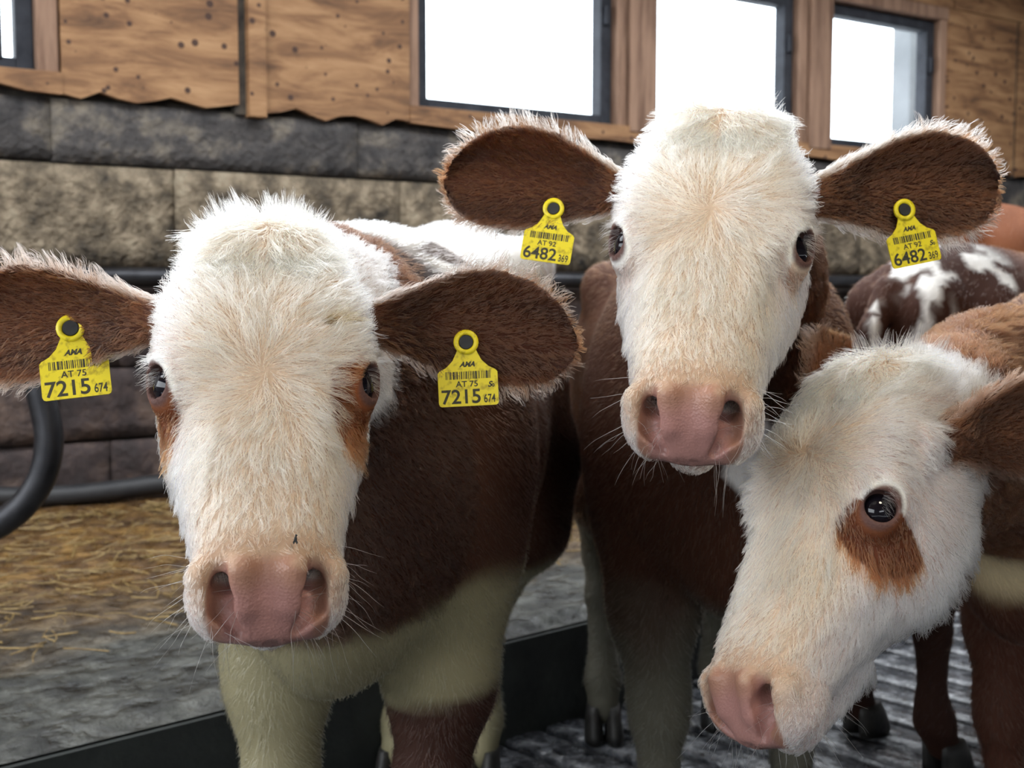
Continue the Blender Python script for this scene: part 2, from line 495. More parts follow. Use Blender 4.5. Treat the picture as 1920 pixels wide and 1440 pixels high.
# one slat mesh: slightly rounded, uneven top with cross grooves of cast concrete
def slat_mesh(L, seed):
    nx, V, Fc = int(L / 0.02), [], []
    prof = [(-0.045, -0.15), (-0.0465, -0.006), (-0.044, -0.0012), (-0.015, 0), (0.015, 0), (0.044, -0.0012), (0.0465, -0.006), (0.045, -0.15)]
    X = np.linspace(0, L, nx + 1)
    P = np.array([(x, y, seed) for x in X for (y, z) in prof])
    nz = fnoise(P, 22, seed) * 0.0018
    for i, x in enumerate(X):
        for j, (y, z) in enumerate(prof):
            V.append((x, y, z + (nz[i * 8 + j] - 0.002 if 0 < j < 7 else 0)))
    for i in range(nx):
        for j in range(7):
            a = i * 8 + j
            Fc.append((a, a + 8, a + 9, a + 1))
    Fc.append(tuple(range(8))); Fc.append(tuple(nx * 8 + j for j in range(7, -1, -1)))
    me = bpy.data.meshes.new('slat')
    me.from_pydata(V, [], Fc); me.materials.append(M_SLAT)
    me.polygons.foreach_set('use_smooth', [True] * len(me.polygons))
    return me
SL = 1.5
slat_meshes = [slat_mesh(SL - 0.012, s) for s in range(4)]
for row in range(-22, 46):
    for cidx in range(-3, 4):
        p = kerb_pt + SV * row * PITCH_S * 1.0 + SU * (cidx * SL - 0.09) - np.array([0, 0, 0.0])
        mid = p + SU * SL / 2
        o0 = float((p - kerb_pt) @ KN); o1 = float((p + SU * SL - kerb_pt) @ KN)
        tm = float((mid - kerb_pt) @ KU)
        if max(o0, o1) > 3.6 or tm < -2.2 or tm > 4.5 or max(o0, o1) < 0.02:
            continue
        ob = bpy.data.objects.new('slat', slat_meshes[(row * 7 + cidx) % 4])
        COL.objects.link(ob); ob.parent = floor
        ob.location = tuple(p); ob.rotation_euler = (0, 0, SA)

# ---- raised lying platform: kerb + bedding
KZ = 0.21
kerb = structure(link_mesh('trim_1', *box_geo(kerb_pt, KU, -KN, Z3, -5.0, 6.5, 0, 0.14, -0.2, KZ - 0.004), M_KERB), 'dark wet kerb at the edge of the raised lying area')
def platform():
    nt_, no_ = 220, 90
    org = wp(0, KERB_O, 0)
    ts = np.linspace(TL, TR, nt_)
    T, Sd = np.meshgrid(ts, np.linspace(0, 1, no_))
    y0 = KERB_O - kerb_o(T) + 0.012
    Od = y0 + Sd * (KERB_O + 0.05 - y0)
    P = np.stack([T.ravel(), Od.ravel(), 0 * T.ravel()], 1)
    z = KZ + 0.012 + fnoise(P, 5, 3) * 0.014 + fnoise(P, 17, 8) * 0.010 + 0.03 * sstep(P[:, 1], 0.6, 1.7)
    z = np.where(Sd.ravel() < .02, KZ, z)
    V = np.stack([P[:, 0], P[:, 1], z], 1)
    Fc = []
    for j in range(no_ - 1):
        for i in range(nt_ - 1):
            a = j * nt_ + i
            Fc.append((a, a + 1, a + nt_ + 1, a + nt_))
    base = len(V)
    ob = link_mesh('floor_platform', V, Fc, M_MUCK, None, True)
    # mesh x = along the wall, mesh y = from the kerb towards the wall
    m = Matrix(((WU[0], -WN[0], 0, 0), (WU[1], -WN[1], 0, 0), (0, 0, 1, 0), (0, 0, 0, 1)))
    m.translation = Vector(org)
    ob.matrix_world = m
    structure(ob, 'raised bedding area of trodden muck and straw')
    return ob
plat = platform()

# loose straw on the bedding
M_STRAW = noise_mat('straw', [(0.3, (0.10, 0.055, 0.016)), (0.7, (0.36, 0.25, 0.09))], scale=40, rough=0.6, bump=0)
def straw():
    rr = np.random.default_rng(11)
    V, Fc = [], []
    def stalk(c, ang, L, w, lift):
        d = np.array([math.cos(ang), math.sin(ang), lift]); s = np.array([-math.sin(ang), math.cos(ang), 0])
        bend = rr.uniform(-.2, .2) * L
        b = len(V)
        for k in range(4):
            u = k / 3
            p = c + d * L * (u - 0.5) + s * bend * (u - 0.5) ** 2 * 4
            V.extend([p + s * w, p + np.array([0, 0, w * 1.2]), p - s * w, p - np.array([0, 0, w])])
        for k in range(3):
            for j in range(4):
                a = b + k * 4 + j; a2 = b + k * 4 + (j + 1) % 4
                Fc.append((a, a2, a2 + 4, a + 4))
        Fc.append((b + 3, b + 2, b + 1, b)); Fc.append((b + 12, b + 13, b + 14, b + 15))
    for i in range(3800):
        t = rr.uniform(-2.2, 4.0)
        ko = kerb_o(t)
        o = ko - 0.1 - (ko - 0.15) * (.12 + .88 * rr.random() ** 0.6)
        p = wp(t, max(o, 0.30), KZ + 0.025 + 0.03 * rr.random())
        stalk(p, rr.uniform(0, 6.3), rr.uniform(0.03, 0.13), rr.uniform(0.0010, 0.0024), rr.normal(0, 0.12))
    V = [((np.asarray(q) - W0) @ WU, -((np.asarray(q) - W0) @ WN), q[2]) for q in V]
    ob = link_mesh('straw', V, Fc, M_STRAW)
    m = Matrix(((WU[0], -WN[0], 0, 0), (WU[1], -WN[1], 0, 0), (0, 0, 1, 0), (0, 0, 0, 1))); m.translation = Vector(W0)
    ob.matrix_world = m
    ob['kind'] = 'stuff'
    tag(ob, 'loose golden straw stalks strewn over the bedding by the wall', 'straw')
straw()

# ---- fittings
rail = tube('wall_rail', [wp(t, 0.06, 1.0) for t in np.linspace(TL + 0.05, TR - 0.05, 30)], 0.034, M_STEEL)
tag(rail, 'long black steel rail fixed along the stone wall', 'rail')
rb = random.Random(5)
hose = tube('rubber_hose', bez([wp(t, 0.12 + 0.03 * math.sin(t * 4), KZ + 0.085 + 0.012 * math.sin(t * 7)) for t in np.linspace(-3.0, 3.6, 18)], 120), 0.034, M_RUBBER)
tag(hose, 'thick black pipe lying at the foot of the stone wall', 'pipe')
def divider():
    dpt = 2.42
    pts = [px(-520, 1000, dpt), px(-300, 1002, dpt), px(-60, 998, dpt), px(20, 968, dpt), px(74, 905, dpt), px(92, 830, dpt), px(80, 752, dpt),
           px(60, 690, dpt), px(20, 645, dpt), px(-50, 622, dpt), px(-250, 610, dpt), px(-520, 608, dpt)]
    path = bez(pts, 120)
    base = px(-520, 1300, dpt); base[2] = KZ
    e = empty('cubicle_divider', base)
    tag(e, 'black bent steel tube loop dividing the lying area', 'divider')
    keep_world(tube('loop', path, 0.029, M_STEEL, None, 16), e)
    top = path[-1].copy(); top[2] = 1.15
    keep_world(tube('post', [np.array([top[0], top[1], KZ]), np.array([top[0], top[1], 1.25])], 0.04, M_STEEL, None, 16), e)
divider()

# concrete post out in the yard, seen through the last window
M_YARDPOST = noise_mat('weathered_concrete', [(.3, (.12, .125, .13)), (.7, (.17, .175, .18))], scale=3, rough=.9)
yp = tag(wall_box('concrete_pillar', 5.85, 6.35, -1.78, -1.6, -0.55, 3.4, M_YARDPOST, None, 0.02), 'pale concrete pillar outdoors behind the window glass', 'pillar')
# warm lamp under the ceiling on the camera side
def barn_lamp(loc, power):
    e = empty('ceiling_lamp', loc)
    tag(e, 'warm round barn lamp hanging under the ceiling', 'lamp')
    m = noise_mat('lamp_enamel', [(.3, (.5, .5, .48)), (.7, (.6, .6, .58))], scale=20, rough=.4, bump=0)
    n = 28; V, F = [], []
    for (rr_, zz) in ((.03, .16), (.06, .12), (.20, .05), (.25, .0)):
        for i in range(n):
            an = 2 * math.pi * i / n
            V.append((loc[0] + rr_ * math.cos(an), loc[1] + rr_ * math.sin(an), loc[2] + zz))
    for j in range(3):
        for i in range(n):
            F.append((j * n + i, j * n + (i + 1) % n, (j + 1) * n + (i + 1) % n, (j + 1) * n + i))
    F.append(tuple(range(n)))
    keep_world(link_mesh('shade', V, F, m, None, True), e)
    keep_world(tube('stem', [np.array(loc) + Z3 * .14, np.array([loc[0], loc[1], ZTOP])], .012, M_STEEL), e)
    d = bpy.data.lights.new('warm_bulb', 'AREA'); d.shape = 'DISK'; d.size = .42; d.energy = power; d.color = (1.0, .90, .70)
    o = bpy.data.objects.new('warm_bulb', d); COL.objects.link(o); o.location = (0, 0, .01); o.parent = e
barn_lamp((0.65, 0.45, 2.35), 17)
# ================================================================== calves: implicit bodies, meshed once
def smooth_table(a, v, n=500, sigma=6):
    x = np.linspace(a[0], a[-1], n)
    y = np.interp(x, a, v)
    k = np.exp(-0.5 * (np.arange(-3 * sigma, 3 * sigma + 1) / sigma) ** 2); k /= k.sum()
    yp = np.concatenate([2 * y[0] - y[1:3 * sigma + 1][::-1], y, 2 * y[-1] - y[-3 * sigma - 1:-1][::-1]])
    return x, np.convolve(yp, k, 'valid')

HA = [-.045, -.02, .00, .03, .07, .11, .15, .18, .22, .26, .30, .335, .36, .38, .396, .408, .416]
HW = [.026, .050, .066, .083, .094, .0990, .0975, .0935, .0855, .0765, .068, .0625, .0605, .0600, .056, .045, .018]
HT = [-.06, -.020, -.003, .008, .014, .015, .011, .006, .000, -.003, -.005, -.006, -.009, -.019, -.033, -.048, -.062]
HB = [-.10, -.125, -.142, -.162, -.178, -.188, -.188, -.182, -.166, -.146, -.126, -.112, -.105, -.101, -.096, -.088, -.078]
HC = [-.08, -.06, -.055, -.055, -.058, -.060, -.062, -.065, -.066, -.066, -.064, -.062, -.060, -.060, -.064, -.068, -.070]
TAB = {k: smooth_table(HA, v) for k, v in (('w', HW), ('t', HT), ('b', HB), ('c', HC))}
def tab(k, a):
    return np.interp(a, *TAB[k])

def smin(a, b, k):
    h = np.maximum(k - np.abs(a - b), 0) / k
    return np.minimum(a, b) - h * h * k * 0.25
def smax(a, b, k):
    return -smin(-a, -b, k)

def cone(P, a, b, ra, rb):
    a = np.asarray(a, float); b = np.asarray(b, float)
    ab = b - a
    t = np.clip(((P - a) @ ab) / (ab @ ab + 1e-12), 0, 1)
    d = P - a - t[:, None] * ab
    return np.sqrt((d * d).sum(1)) - (ra + (rb - ra) * t)

def ellipsoid(P, c, R, axes=None):
    q = P - np.asarray(c, float)
    if axes is not None:
        q = q @ np.asarray(axes).T
    R = np.asarray(R, float)
    k0 = np.sqrt(((q / R) ** 2).sum(1)); k1 = np.sqrt(((q / R ** 2) ** 2).sum(1)) + 1e-9
    return k0 * (k0 - 1) / k1

EYE = np.array([0.0835, -0.031, 0.170])
EYE_R = 0.0198
def head_sdf(H):
    """H: head-local (x lateral, d dorsal, a along the face to the muzzle)"""
    x, d, a = H[:, 0], H[:, 1], H[:, 2]
    ac = np.clip(a, HA[0], HA[-1])
    w, T, B, C = tab('w', ac), tab('t', ac), tab('b', ac), tab('c', ac)
    up = d > C
    h = np.where(up, T - C, C - B)
    p = np.where(up, 2.5, 2.1) + np.where(up, 0.5 * sstep(ac, .30, .22), 0)
    # the nose bridge is narrower towards the top than the cheeks
    q = (np.abs(x / w) ** p + np.abs((d - C) / np.maximum(h, 0.004)) ** p) ** (1 / p)
    f = (q - 1) * np.minimum(w, np.maximum(h, .004))
    over = np.maximum(np.maximum(HA[0] - a, a - HA[-1]), 0)
    f = np.where(over > 0, np.sqrt(np.maximum(f, 0) ** 2 + over ** 2) + 0.0005, f)
    ax = np.abs(x)
    S = np.stack([ax, d, a], 1)
    f = smin(f, ellipsoid(S, (.078, -.026, .160), (.026, .026, .036)), .030)      # orbit
    f = smin(f, ellipsoid(S, (.040, -.004, .100), (.050, .020, .055)), .03)       # frontal bump
    f = smin(f, ellipsoid(S, (.0, -.020, .004), (.054, .026, .030)), .05)        # poll
    f = smin(f, ellipsoid(S, (.062, -.115, .155), (.026, .055, .070)), .04)       # jaw muscle
    # chin under the mouth
    f = smin(f, cone(S, (0, -.125, .285), (0, -.108, .372), .036, .027), .010)
    # lips / muzzle pads beside the nostrils
    f = smin(f, ellipsoid(S, (.038, -.066, .372), (.025, .032, .030)), .022)
    # hollow in front of the eye
    f = smax(f, -ellipsoid(S, (.095, -.012, .238), (.027, .026, .050)), .03)
    # eye opening: lids bulge, then the ball's bed is cut
    f = smin(f, ellipsoid(S, EYE + np.array([-.001, .0, .0]), (.0228, .0228, .0275)), .012)
    f = smax(f, -ellipsoid(S, EYE + np.array([.0135, .0105, .001]), (.0150, .0165, .0158)), .004)
    # nostrils: comma slits, top outside -> bottom inside, with a rounded wing inside
    f = smin(f, cone(S, (.022, -.021, .374), (.019, -.042, .395), .013, .011), .010)
    f = smin(f, cone(S, (.055, -.036, .370), (.038, -.074, .392), .0105, .010), .014)
    f = smax(f, -cone(S, (.0430, -.018, .374), (.0375, -.046, .396), .0095, .0110), .006)
    f = smax(f, -cone(S, (.0370, -.044, .398), (.0240, -.0610, .410), .0095, .0050), .005)
    f = smax(f, -cone(S, (.0380, -.036, .390), (.027, -.056, .315), .0115, .0095), .005)
    # mouth line
    mouth = np.abs((d + .094) - .25 * (a - .39)) - .0016
    mouth = np.maximum(mouth, .325 - a)
    f = smax(f, -np.maximum(mouth, -f - .007), .004)
    return f

class Ear:
    def __init__(s, base, tip, nrm, width, cup=.018, droop=0.0, neck=.026):
        s.base = np.asarray(base, float); v = np.asarray(tip, float) - s.base
        s.len = np.linalg.norm(v); s.L = v / s.len
        n = np.asarray(nrm, float); n = n - s.L * (n @ s.L); s.N = n / np.linalg.norm(n)
        s.W = np.cross(s.N, s.L)
        if s.W[2] < 0:
            s.W = -s.W                # W points up
        s.width, s.cup, s.droop, s.neck = width, cup, droop, neck
        t = [-.12, 0, .12, .28, .45, .62, .78, .90, .97, 1.02]
        wv = [.40, .36, .38, .64, .93, 1.04, .96, .74, .46, .06]
        s.tw = smooth_table(t, wv, 300, 5)
    def local(s, P):
        q = P - s.base
        return (q @ s.L) / s.len, q @ s.W, q @ s.N
    def sdf(s, P):
        t, w, n = s.local(P)
        tc = np.clip(t, -.12, 1.02)
        hw = np.interp(tc, *s.tw) * s.width
        wc = s.droop * tc * tc + .012 * np.sin(np.clip(tc, 0, 1) * 3.1)
        u = (w - wc) / hw
        cupv = s.cup * (u * u - .45) * sstep(tc, 0.0, .5) * sstep(1.05, tc * 0 + .6, 1.3)
        cupv = s.cup * (np.minimum(u * u, 2.0) - .45) * sstep(tc, .0, .45) - .018 * sstep(tc, .5, 1.0) * 0
        th = .0065 + (s.neck * .72 - .0065) * sstep(tc, .40, -.05)
        q = np.sqrt(np.abs(u) ** 2.2 + ((n - cupv) / th) ** 2)
        f = (q - 1) * np.minimum(th, hw) * .9
        over = np.maximum(np.maximum(-.12 - t, t - 1.02), 0) * s.len
        f = np.where(over > 0, np.maximum(f, over), f)
        # concha: hollow towards the base on the front
        return f

# --- surface nets on a rectilinear grid, exact only near the surface
def mesh_sdf(fn, lo, hi, h, k=4, band=2.6):
    lo = np.asarray(lo, float); hi = np.asarray(hi, float)
    n = np.ceil((hi - lo) / (h * k)).astype(int) * k + 1
    ax = [lo[i] + h * np.arange(n[i]) for i in range(3)]
    nc = (n - 1) // k + 1
    cx = [a[::k] for a in ax]
    G = np.stack(np.meshgrid(*cx, indexing='ij'), -1).reshape(-1, 3)
    fc = fn(G).reshape(nc).astype(np.float32)
    F = fc
    for d in range(3):
        i0 = np.minimum(np.arange(n[d]) // k, nc[d] - 2); tt = (np.arange(n[d]) - i0 * k) / k
        sh = [1, 1, 1]; sh[d] = -1
        F = np.take(F, i0, d) * (1 - tt.reshape(sh)).astype(np.float32) + np.take(F, i0 + 1, d) * tt.reshape(sh).astype(np.float32)
    near = np.argwhere(np.abs(F) < band * h * k * .5)
    Pn = np.stack([ax[d][near[:, d]] for d in range(3)], 1)
    vals = np.empty(len(Pn), np.float32)
    for s in range(0, len(Pn), 400000):
        vals[s:s + 400000] = fn(Pn[s:s + 400000])
    F[near[:, 0], near[:, 1], near[:, 2]] = vals
    S = F < 0
    c = np.zeros(tuple(n - 1), np.uint8)
    for dx in (0, 1):
        for dy in (0, 1):
            for dz in (0, 1):
                c += S[dx:n[0] - 1 + dx, dy:n[1] - 1 + dy, dz:n[2] - 1 + dz]
    act = np.argwhere((c > 0) & (c < 8))
    idx = -np.ones(tuple(n - 1), np.int64)
    idx[act[:, 0], act[:, 1], act[:, 2]] = np.arange(len(act))
    corners = [(i, j, l) for i in (0, 1) for j in (0, 1) for l in (0, 1)]
    cv = [F[act[:, 0] + i, act[:, 1] + j, act[:, 2] + l] for (i, j, l) in corners]
    acc = np.zeros((len(act), 3)); cnt = np.zeros(len(act))
    for e0 in range(8):
        for bit in (1, 2, 4):
            e1 = e0 | bit
            if e1 == e0:
                continue
            f0, f1 = cv[e0], cv[e1]
            m = (f0 < 0) != (f1 < 0)
            t = np.where(m, f0 / np.where(f0 == f1, 1, f0 - f1), 0)
            p0 = np.array(corners[e0]); dp = np.array(corners[e1]) - p0
            acc[m] += p0 + t[m, None] * dp
            cnt[m] += 1
    V = lo + h * (act + acc / np.maximum(cnt, 1)[:, None])
    quads = []
    for d in range(3):
        o1, o2 = [(1, 2), (2, 0), (0, 1)][d]
        sl0 = [slice(None)] * 3; sl1 = [slice(None)] * 3
        sl0[d] = slice(0, -1); sl1[d] = slice(1, None)
        a = S[tuple(sl0)]; b = S[tuple(sl1)]
        ch = np.argwhere(a != b)
        ok = (ch[:, o1] > 0) & (ch[:, o2] > 0) & (ch[:, o1] < n[o1] - 1) & (ch[:, o2] < n[o2] - 1)
        ch = ch[ok]
        inside = a[ch[:, 0], ch[:, 1], ch[:, 2]]
        def cell(d1, d2):
            q = ch.copy(); q[:, o1] -= d1; q[:, o2] -= d2
            return idx[q[:, 0], q[:, 1], q[:, 2]]
        q = np.stack([cell(1, 1), cell(0, 1), cell(0, 0), cell(1, 0)], 1)
        q[~inside] = q[~inside][:, ::-1]
        quads.append(q)
    Q = np.concatenate(quads)
    Q = Q[(Q >= 0).all(1)]
    return V, Q

def gradient(fn, V, e):
    K = np.array([[1, -1, -1], [-1, -1, 1], [-1, 1, -1], [1, 1, 1]], float)
    g = 0
    for kk in K:
        g = g + kk * fn(V + kk * e)[:, None]
    return g / (4 * e)

class Calf:
    def __init__(s, name, head_at, axes, hscale, ears, body_mid, fwd, z0=0.0, bscale=1.0, legs=None, hip_up=0.0, seed=1, neck_mid=None, res=(.0032, .014), tail=True):
        s.name = name
        s.Lat, s.Dor, s.Axi = [np.asarray(a, float) for a in axes]
        s.hs = hscale
        s.E0 = np.asarray(head_at, float)         # world point of head-local (0, EYE d, EYE a)
        s.earspec = ears
        s.mid = np.asarray(body_mid, float); s.z0 = z0
        f = np.array([fwd[0], fwd[1], 0.0]); s.F = f / np.linalg.norm(f)
        s.Lt = np.array([-s.F[1], s.F[0], 0]); s.bs = bscale
        s.hip_up = hip_up; s.seed = seed; s.res = res
        s.legs = dict(fl=(0, 0, 0), fr=(0, 0, 0), hl=(0, 0, 0), hr=(0, 0, 0))
        if legs:
            s.legs.update(legs)
        s.neck_mid = neck_mid
        s.tail = tail
        s.cull = False
        R = np.stack([s.Lat, s.Dor, s.Axi])        # rows
        s.R = R
        s.ears = []
        for spec in ears:
            b = s.h2w(np.array(spec['base']))
            s.ears.append(Ear(b, spec['tip'], spec['n'], spec['w'], spec.get('cup', .018), spec.get('droop', 0), spec.get('neck', .026)))
        s.build_body_prims()
    def h2w(s, h):
        h = np.atleast_2d(h) - np.array([0, EYE[1], EYE[2]])
        r = s.E0 + s.hs * (h @ s.R)
        return r[0] if len(r) == 1 else r
    def w2h(s, P):
        return ((P - s.E0) @ s.R.T) / s.hs + np.array([0, EYE[1], EYE[2]])
    def b2w(s, f, l, z):
        return s.mid + s.bs * (s.F * f + s.Lt * l) + np.array([0, 0, s.z0 + s.bs * z])
    def build_body_prims(s):
        b = s.b2w; k = s.bs
        AX = np.stack([s.F, s.Lt, Z3])
        prims = []                                   # (kind, args, blend)
        hu = s.hip_up
        E = lambda c, R, bl: prims.append(('e', (b(*c), np.array(R) * k, AX), bl * k))
        Cn = lambda a, c, ra, rc, bl: prims.append(('c', (b(*a), b(*c), ra * k, rc * k), bl * k))
        E((0, 0, .72), (.56, .205, .255), .05)
        E((.30, 0, .76), (.22, .19, .25), .10)
        E((-.36, 0, .84 + hu * .6), (.28, .185, .20), .12)
        Cn((.30, 0, .93), (-.10, 0, .93 + hu * .5), .06, .06, .12)
        Cn((-.10, 0, .93 + hu * .5), (-.55, 0, .97 + hu), .06, .05, .10)
        for sg in (-1, 1):
            E((.30, sg * .115, .72), (.15, .085, .24), .08)
            E((-.30, sg * .150, .965 + hu * .9), (.055, .04, .040), .07)
            E((-.60, sg * .075, .92 + hu), (.045, .035, .045), .07)
            E((-.45, sg * .115, .66), (.17, .085, .25), .09)
        E((.47, 0, .62), (.12, .085, .15), .10)
        # neck: from shoulders to the back of the head
        hb = s.h2w(np.array([0, -.085, .00])); hb2 = s.h2w(np.array([0, -.135, .085]))
        nm = s.neck_mid if s.neck_mid is not None else (b(.40, 0, .86) * .5 + hb * .5)
        nm = np.asarray(nm)
        prims.append(('c', (b(.30, 0, .86), nm, .150 * k, .105 * k), .08 * k))
        prims.append(('c', (nm, hb, .105 * k, .070 * s.hs), .07 * k))
        prims.append(('c', (b(.42, 0, .68), nm * .5 + hb2 * .5, .125 * k, .075 * k), .08 * k))
        prims.append(('c', (nm * .5 + hb2 * .5, hb2, .075 * k, .052 * s.hs), .06 * k))
        s.hooves = []
        for key, sg, front in (('fl', 1, 1), ('fr', -1, 1), ('hl', 1, 0), ('hr', -1, 0)):
            df, dl, lift = s.legs[key]
            if front:
                pts = [(.33, sg * .115, .60, .085), (.335 + df * .3, sg * .112 + dl * .3, .45, .062), (.35 + df * .7, sg * .105 + dl * .7, .325, .046),
                       (.352 + df * .75, sg * .105 + dl * .75, .285, .042), (.345 + df, sg * .105 + dl, .22, .0285), (.345 + df, sg * .105 + dl, .13, .027),
                       (.35 + df, sg * .105 + dl, .10, .034), (.385 + df, sg * .105 + dl, .055, .032)]
            else:
                pts = [(-.42, sg * .115, .62, .12), (-.36 + df * .2, sg * .125, .52, .085), (-.50 + df * .6, sg * .118 + dl * .5, .42, .052), (-.555 + df * .8, sg * .115 + dl * .7, .375, .046),
                       (-.54 + df * .9, sg * .115 + dl, .29, .033), (-.525 + df, sg * .115 + dl, .15, .028), (-.515 + df, sg * .115 + dl, .115, .036), (-.485 + df, sg * .115 + dl, .06, .033)]
            for i in range(len(pts) - 1):
                p0, p1 = pts[i], pts[i + 1]
                prims.append(('c', (b(*p0[:3]), b(*p1[:3]), p0[3] * k, p1[3] * k), (.05 if i < 2 else .022) * k))
            s.hooves.append(pts[-1])
        if s.tail:
            tp = [(-.63, 0, .955 + hu, .030), (-.685, 0, .88 + hu, .022), (-.69, 0, .70, .015), (-.68, .01, .45, .012)]
            for i in range(3):
                prims.append(('c', (b(*tp[i][:3]), b(*tp[i + 1][:3]), tp[i][3] * k, tp[i + 1][3] * k), .02))
        s.prims = prims
    def body_sdf(s, P):
        f = None
        lo, hi = P.min(0) - .12, P.max(0) + .12
        for i, (kind, args, bl) in enumerate(s.prims):
            if i and s.cull:
                if kind == 'e':
                    a, b = args[0] - args[1].max(), args[0] + args[1].max()
                else:
                    a, b = np.minimum(args[0] - args[2], args[1] - args[3]), np.maximum(args[0] + args[2], args[1] + args[3])
                if (a > hi).any() or (b < lo).any():
                    continue
            g = ellipsoid(P, *args) if kind == 'e' else cone(P, *args)
            f = g if f is None else smin(f, g, max(bl, 1e-3))
        # shallow hide relief: shoulder blade edge, ribs
        return f
    def sdf(s, P):
        f = s.body_sdf(P)
        h = head_sdf(s.w2h(P)) * s.hs
        f = smin(f, h, .035)
        for e in s.ears:
            f = smin(f, e.sdf(P), .014)
        return f
    def mesh(s):
        # head box in world
        pts = [s.h2w(np.array([x, d, a])) for x in (-.12, .12) for d in (-.16, .03) for a in (-.055, .43)]
        for e in s.ears:
            for w in (-1.2, 1.2):
                pts += [e.base + e.L * e.len * 1.06 + e.W * (e.width * w + e.droop) + e.N * q for q in (-.03, .04)]
                pts += [e.base + e.L * e.len * .5 + e.W * (e.width * w) + e.N * q for q in (-.03, .04)]
        pts = np.array(pts)
        lo, hi = pts.min(0) - .012, pts.max(0) + .012
        h1, h2 = s.res
        s.cull = True
        Vh, Qh = mesh_sdf(s.sdf, lo, hi, h1)
        s.cull = False
        bp = []
        for kind, args, bl in s.prims:
            if kind == 'e':
                r = args[1].max(); bp += [args[0] - r, args[0] + r]
            else:
                for c, r in ((args[0], args[2]), (args[1], args[3])):
                    bp += [c - r, c + r]
        bp = np.array(bp)
        Vb, Qb = mesh_sdf(s.sdf, np.minimum(bp.min(0), lo) - .04, np.maximum(bp.max(0), hi) + .04, h2)
        # keep body faces outside the fine box, fine faces inside it (same surface, so the seam is flush)
        cb = Vb[Qb].mean(1)
        ins = ((cb > lo + h2 * .6) & (cb < hi - h2 * .6)).all(1)
        Qb = Qb[~ins]
        V = np.concatenate([Vh, Vb]); Q = np.concatenate([Qh, Qb + len(Vh)])
        used = np.unique(Q); rem = -np.ones(len(V), int); rem[used] = np.arange(len(used))
        nh = int((used < len(Vh)).sum())
        V = V[used]; Q = rem[Q]
        e = np.where(np.arange(len(V)) < nh, h1 * .6, h2 * .5)
        for it in range(2):
            for sl, ee in ((slice(0, nh), h1 * .5), (slice(nh, None), h2 * .4)):
                s.cull = sl.start == 0
                if V[sl].shape[0] == 0:
                    continue
                f = s.sdf(V[sl]); g = gradient(s.sdf, V[sl], ee)
                gg = (g * g).sum(1)
                step = np.clip(f / np.maximum(gg, .05), -ee, ee)
                V[sl] = V[sl] - step[:, None] * g
        s.cull = True
        Nh = gradient(s.sdf, V[:nh], h1 * .7)
        s.cull = False
        N = np.concatenate([Nh, gradient(s.sdf, V[nh:], h2 * .5)])
        N /= np.linalg.norm(N, axis=1)[:, None] + 1e-9
        s.V, s.Q, s.N, s.nh = V, Q, N, nh
        return V, Q

def coat_material(name, rough=.75, skin=True):
    m, nt, b = new_mat(name)
    at = node(nt, 'ShaderNodeAttribute'); at.attribute_name = 'coat'
    nt.links.new(at.outputs['Color'], b.inputs['Base Color'])
    ar = node(nt, 'ShaderNodeAttribute'); ar.attribute_name = 'wet'
    rr = ramp(nt, ar.outputs['Fac'], [(0.0, (rough,) * 3), (1.0, (0.34,) * 3)])
    nt.links.new(rr.outputs['Color'], b.inputs['Roughness'])
    b.inputs['Specular IOR Level'].default_value = .3
    tc = node(nt, 'ShaderNodeTexCoord')
    nz = node(nt, 'ShaderNodeTexVoronoi', Scale=420.0)
    nt.links.new(tc.outputs['Object'], nz.inputs['Vector'])
    bp = node(nt, 'ShaderNodeBump', Strength=.35, Distance=.0012)
    nt.links.new(nz.outputs['Distance'], bp.inputs['Height'])
    nt.links.new(bp.outputs['Normal'], b.inputs['Normal'])
    return m
M_SKIN = coat_material('calf_hide')
def hair_material():
    m = bpy.data.materials.new('calf_hair'); m.use_nodes = True
    nt = m.node_tree
    nt.nodes.remove(nt.nodes['Principled BSDF'])
    out = nt.nodes['Material Output']
    at = node(nt, 'ShaderNodeAttribute'); at.attribute_name = 'coat'
    h = node(nt, 'ShaderNodeBsdfHairPrincipled')
    h.model = 'CHIANG'
    h.parametrization = 'COLOR'
    nt.links.new(at.outputs['Color'], h.inputs['Color'])
    h.inputs['Roughness'].default_value = .38
    h.inputs['Radial Roughness'].default_value = .55
    h.inputs['Random Roughness'].default_value = .2
    nt.links.new(h.outputs[0], out.inputs['Surface'])
    return m
M_HAIR = hair_material()
def eye_material():
    m, nt, b = new_mat('calf_eye')
    b.inputs['Base Color'].default_value = (.006, .005, .008, 1)
    b.inputs['Roughness'].default_value = .06
    b.inputs['Specular IOR Level'].default_value = .35
    return m
M_EYE = eye_material()
M_HOOF = noise_mat('dark_hoof', [(0.3, (0.010, 0.010, 0.010)), (0.7, (0.04, 0.037, 0.033))], scale=30, rough=.5, bump=.2)

CREAM = np.array([.87, .79, .60]); WHITE = np.array([.90, .895, .86]); BROWN = np.array([.235, .072, .022]); DBROWN = np.array([.085, .028, .014])
PINK = np.array([.35, .175, .15]); TAN = np.array([.42, .22, .11])

def mixc(c, col, m):
    return c * (1 - m[:, None]) + np.asarray(col) * m[:, None]

def add_mesh_attrs(me, col, wet):
    a = me.color_attributes.new('coat', 'FLOAT_COLOR', 'POINT')
    a.data.foreach_set('color', np.concatenate([col, np.ones((len(col), 1))], 1).astype(np.float32).ravel())
    w = me.attributes.new('wet', 'FLOAT', 'POINT')
    w.data.foreach_set('value', wet.astype(np.float32))

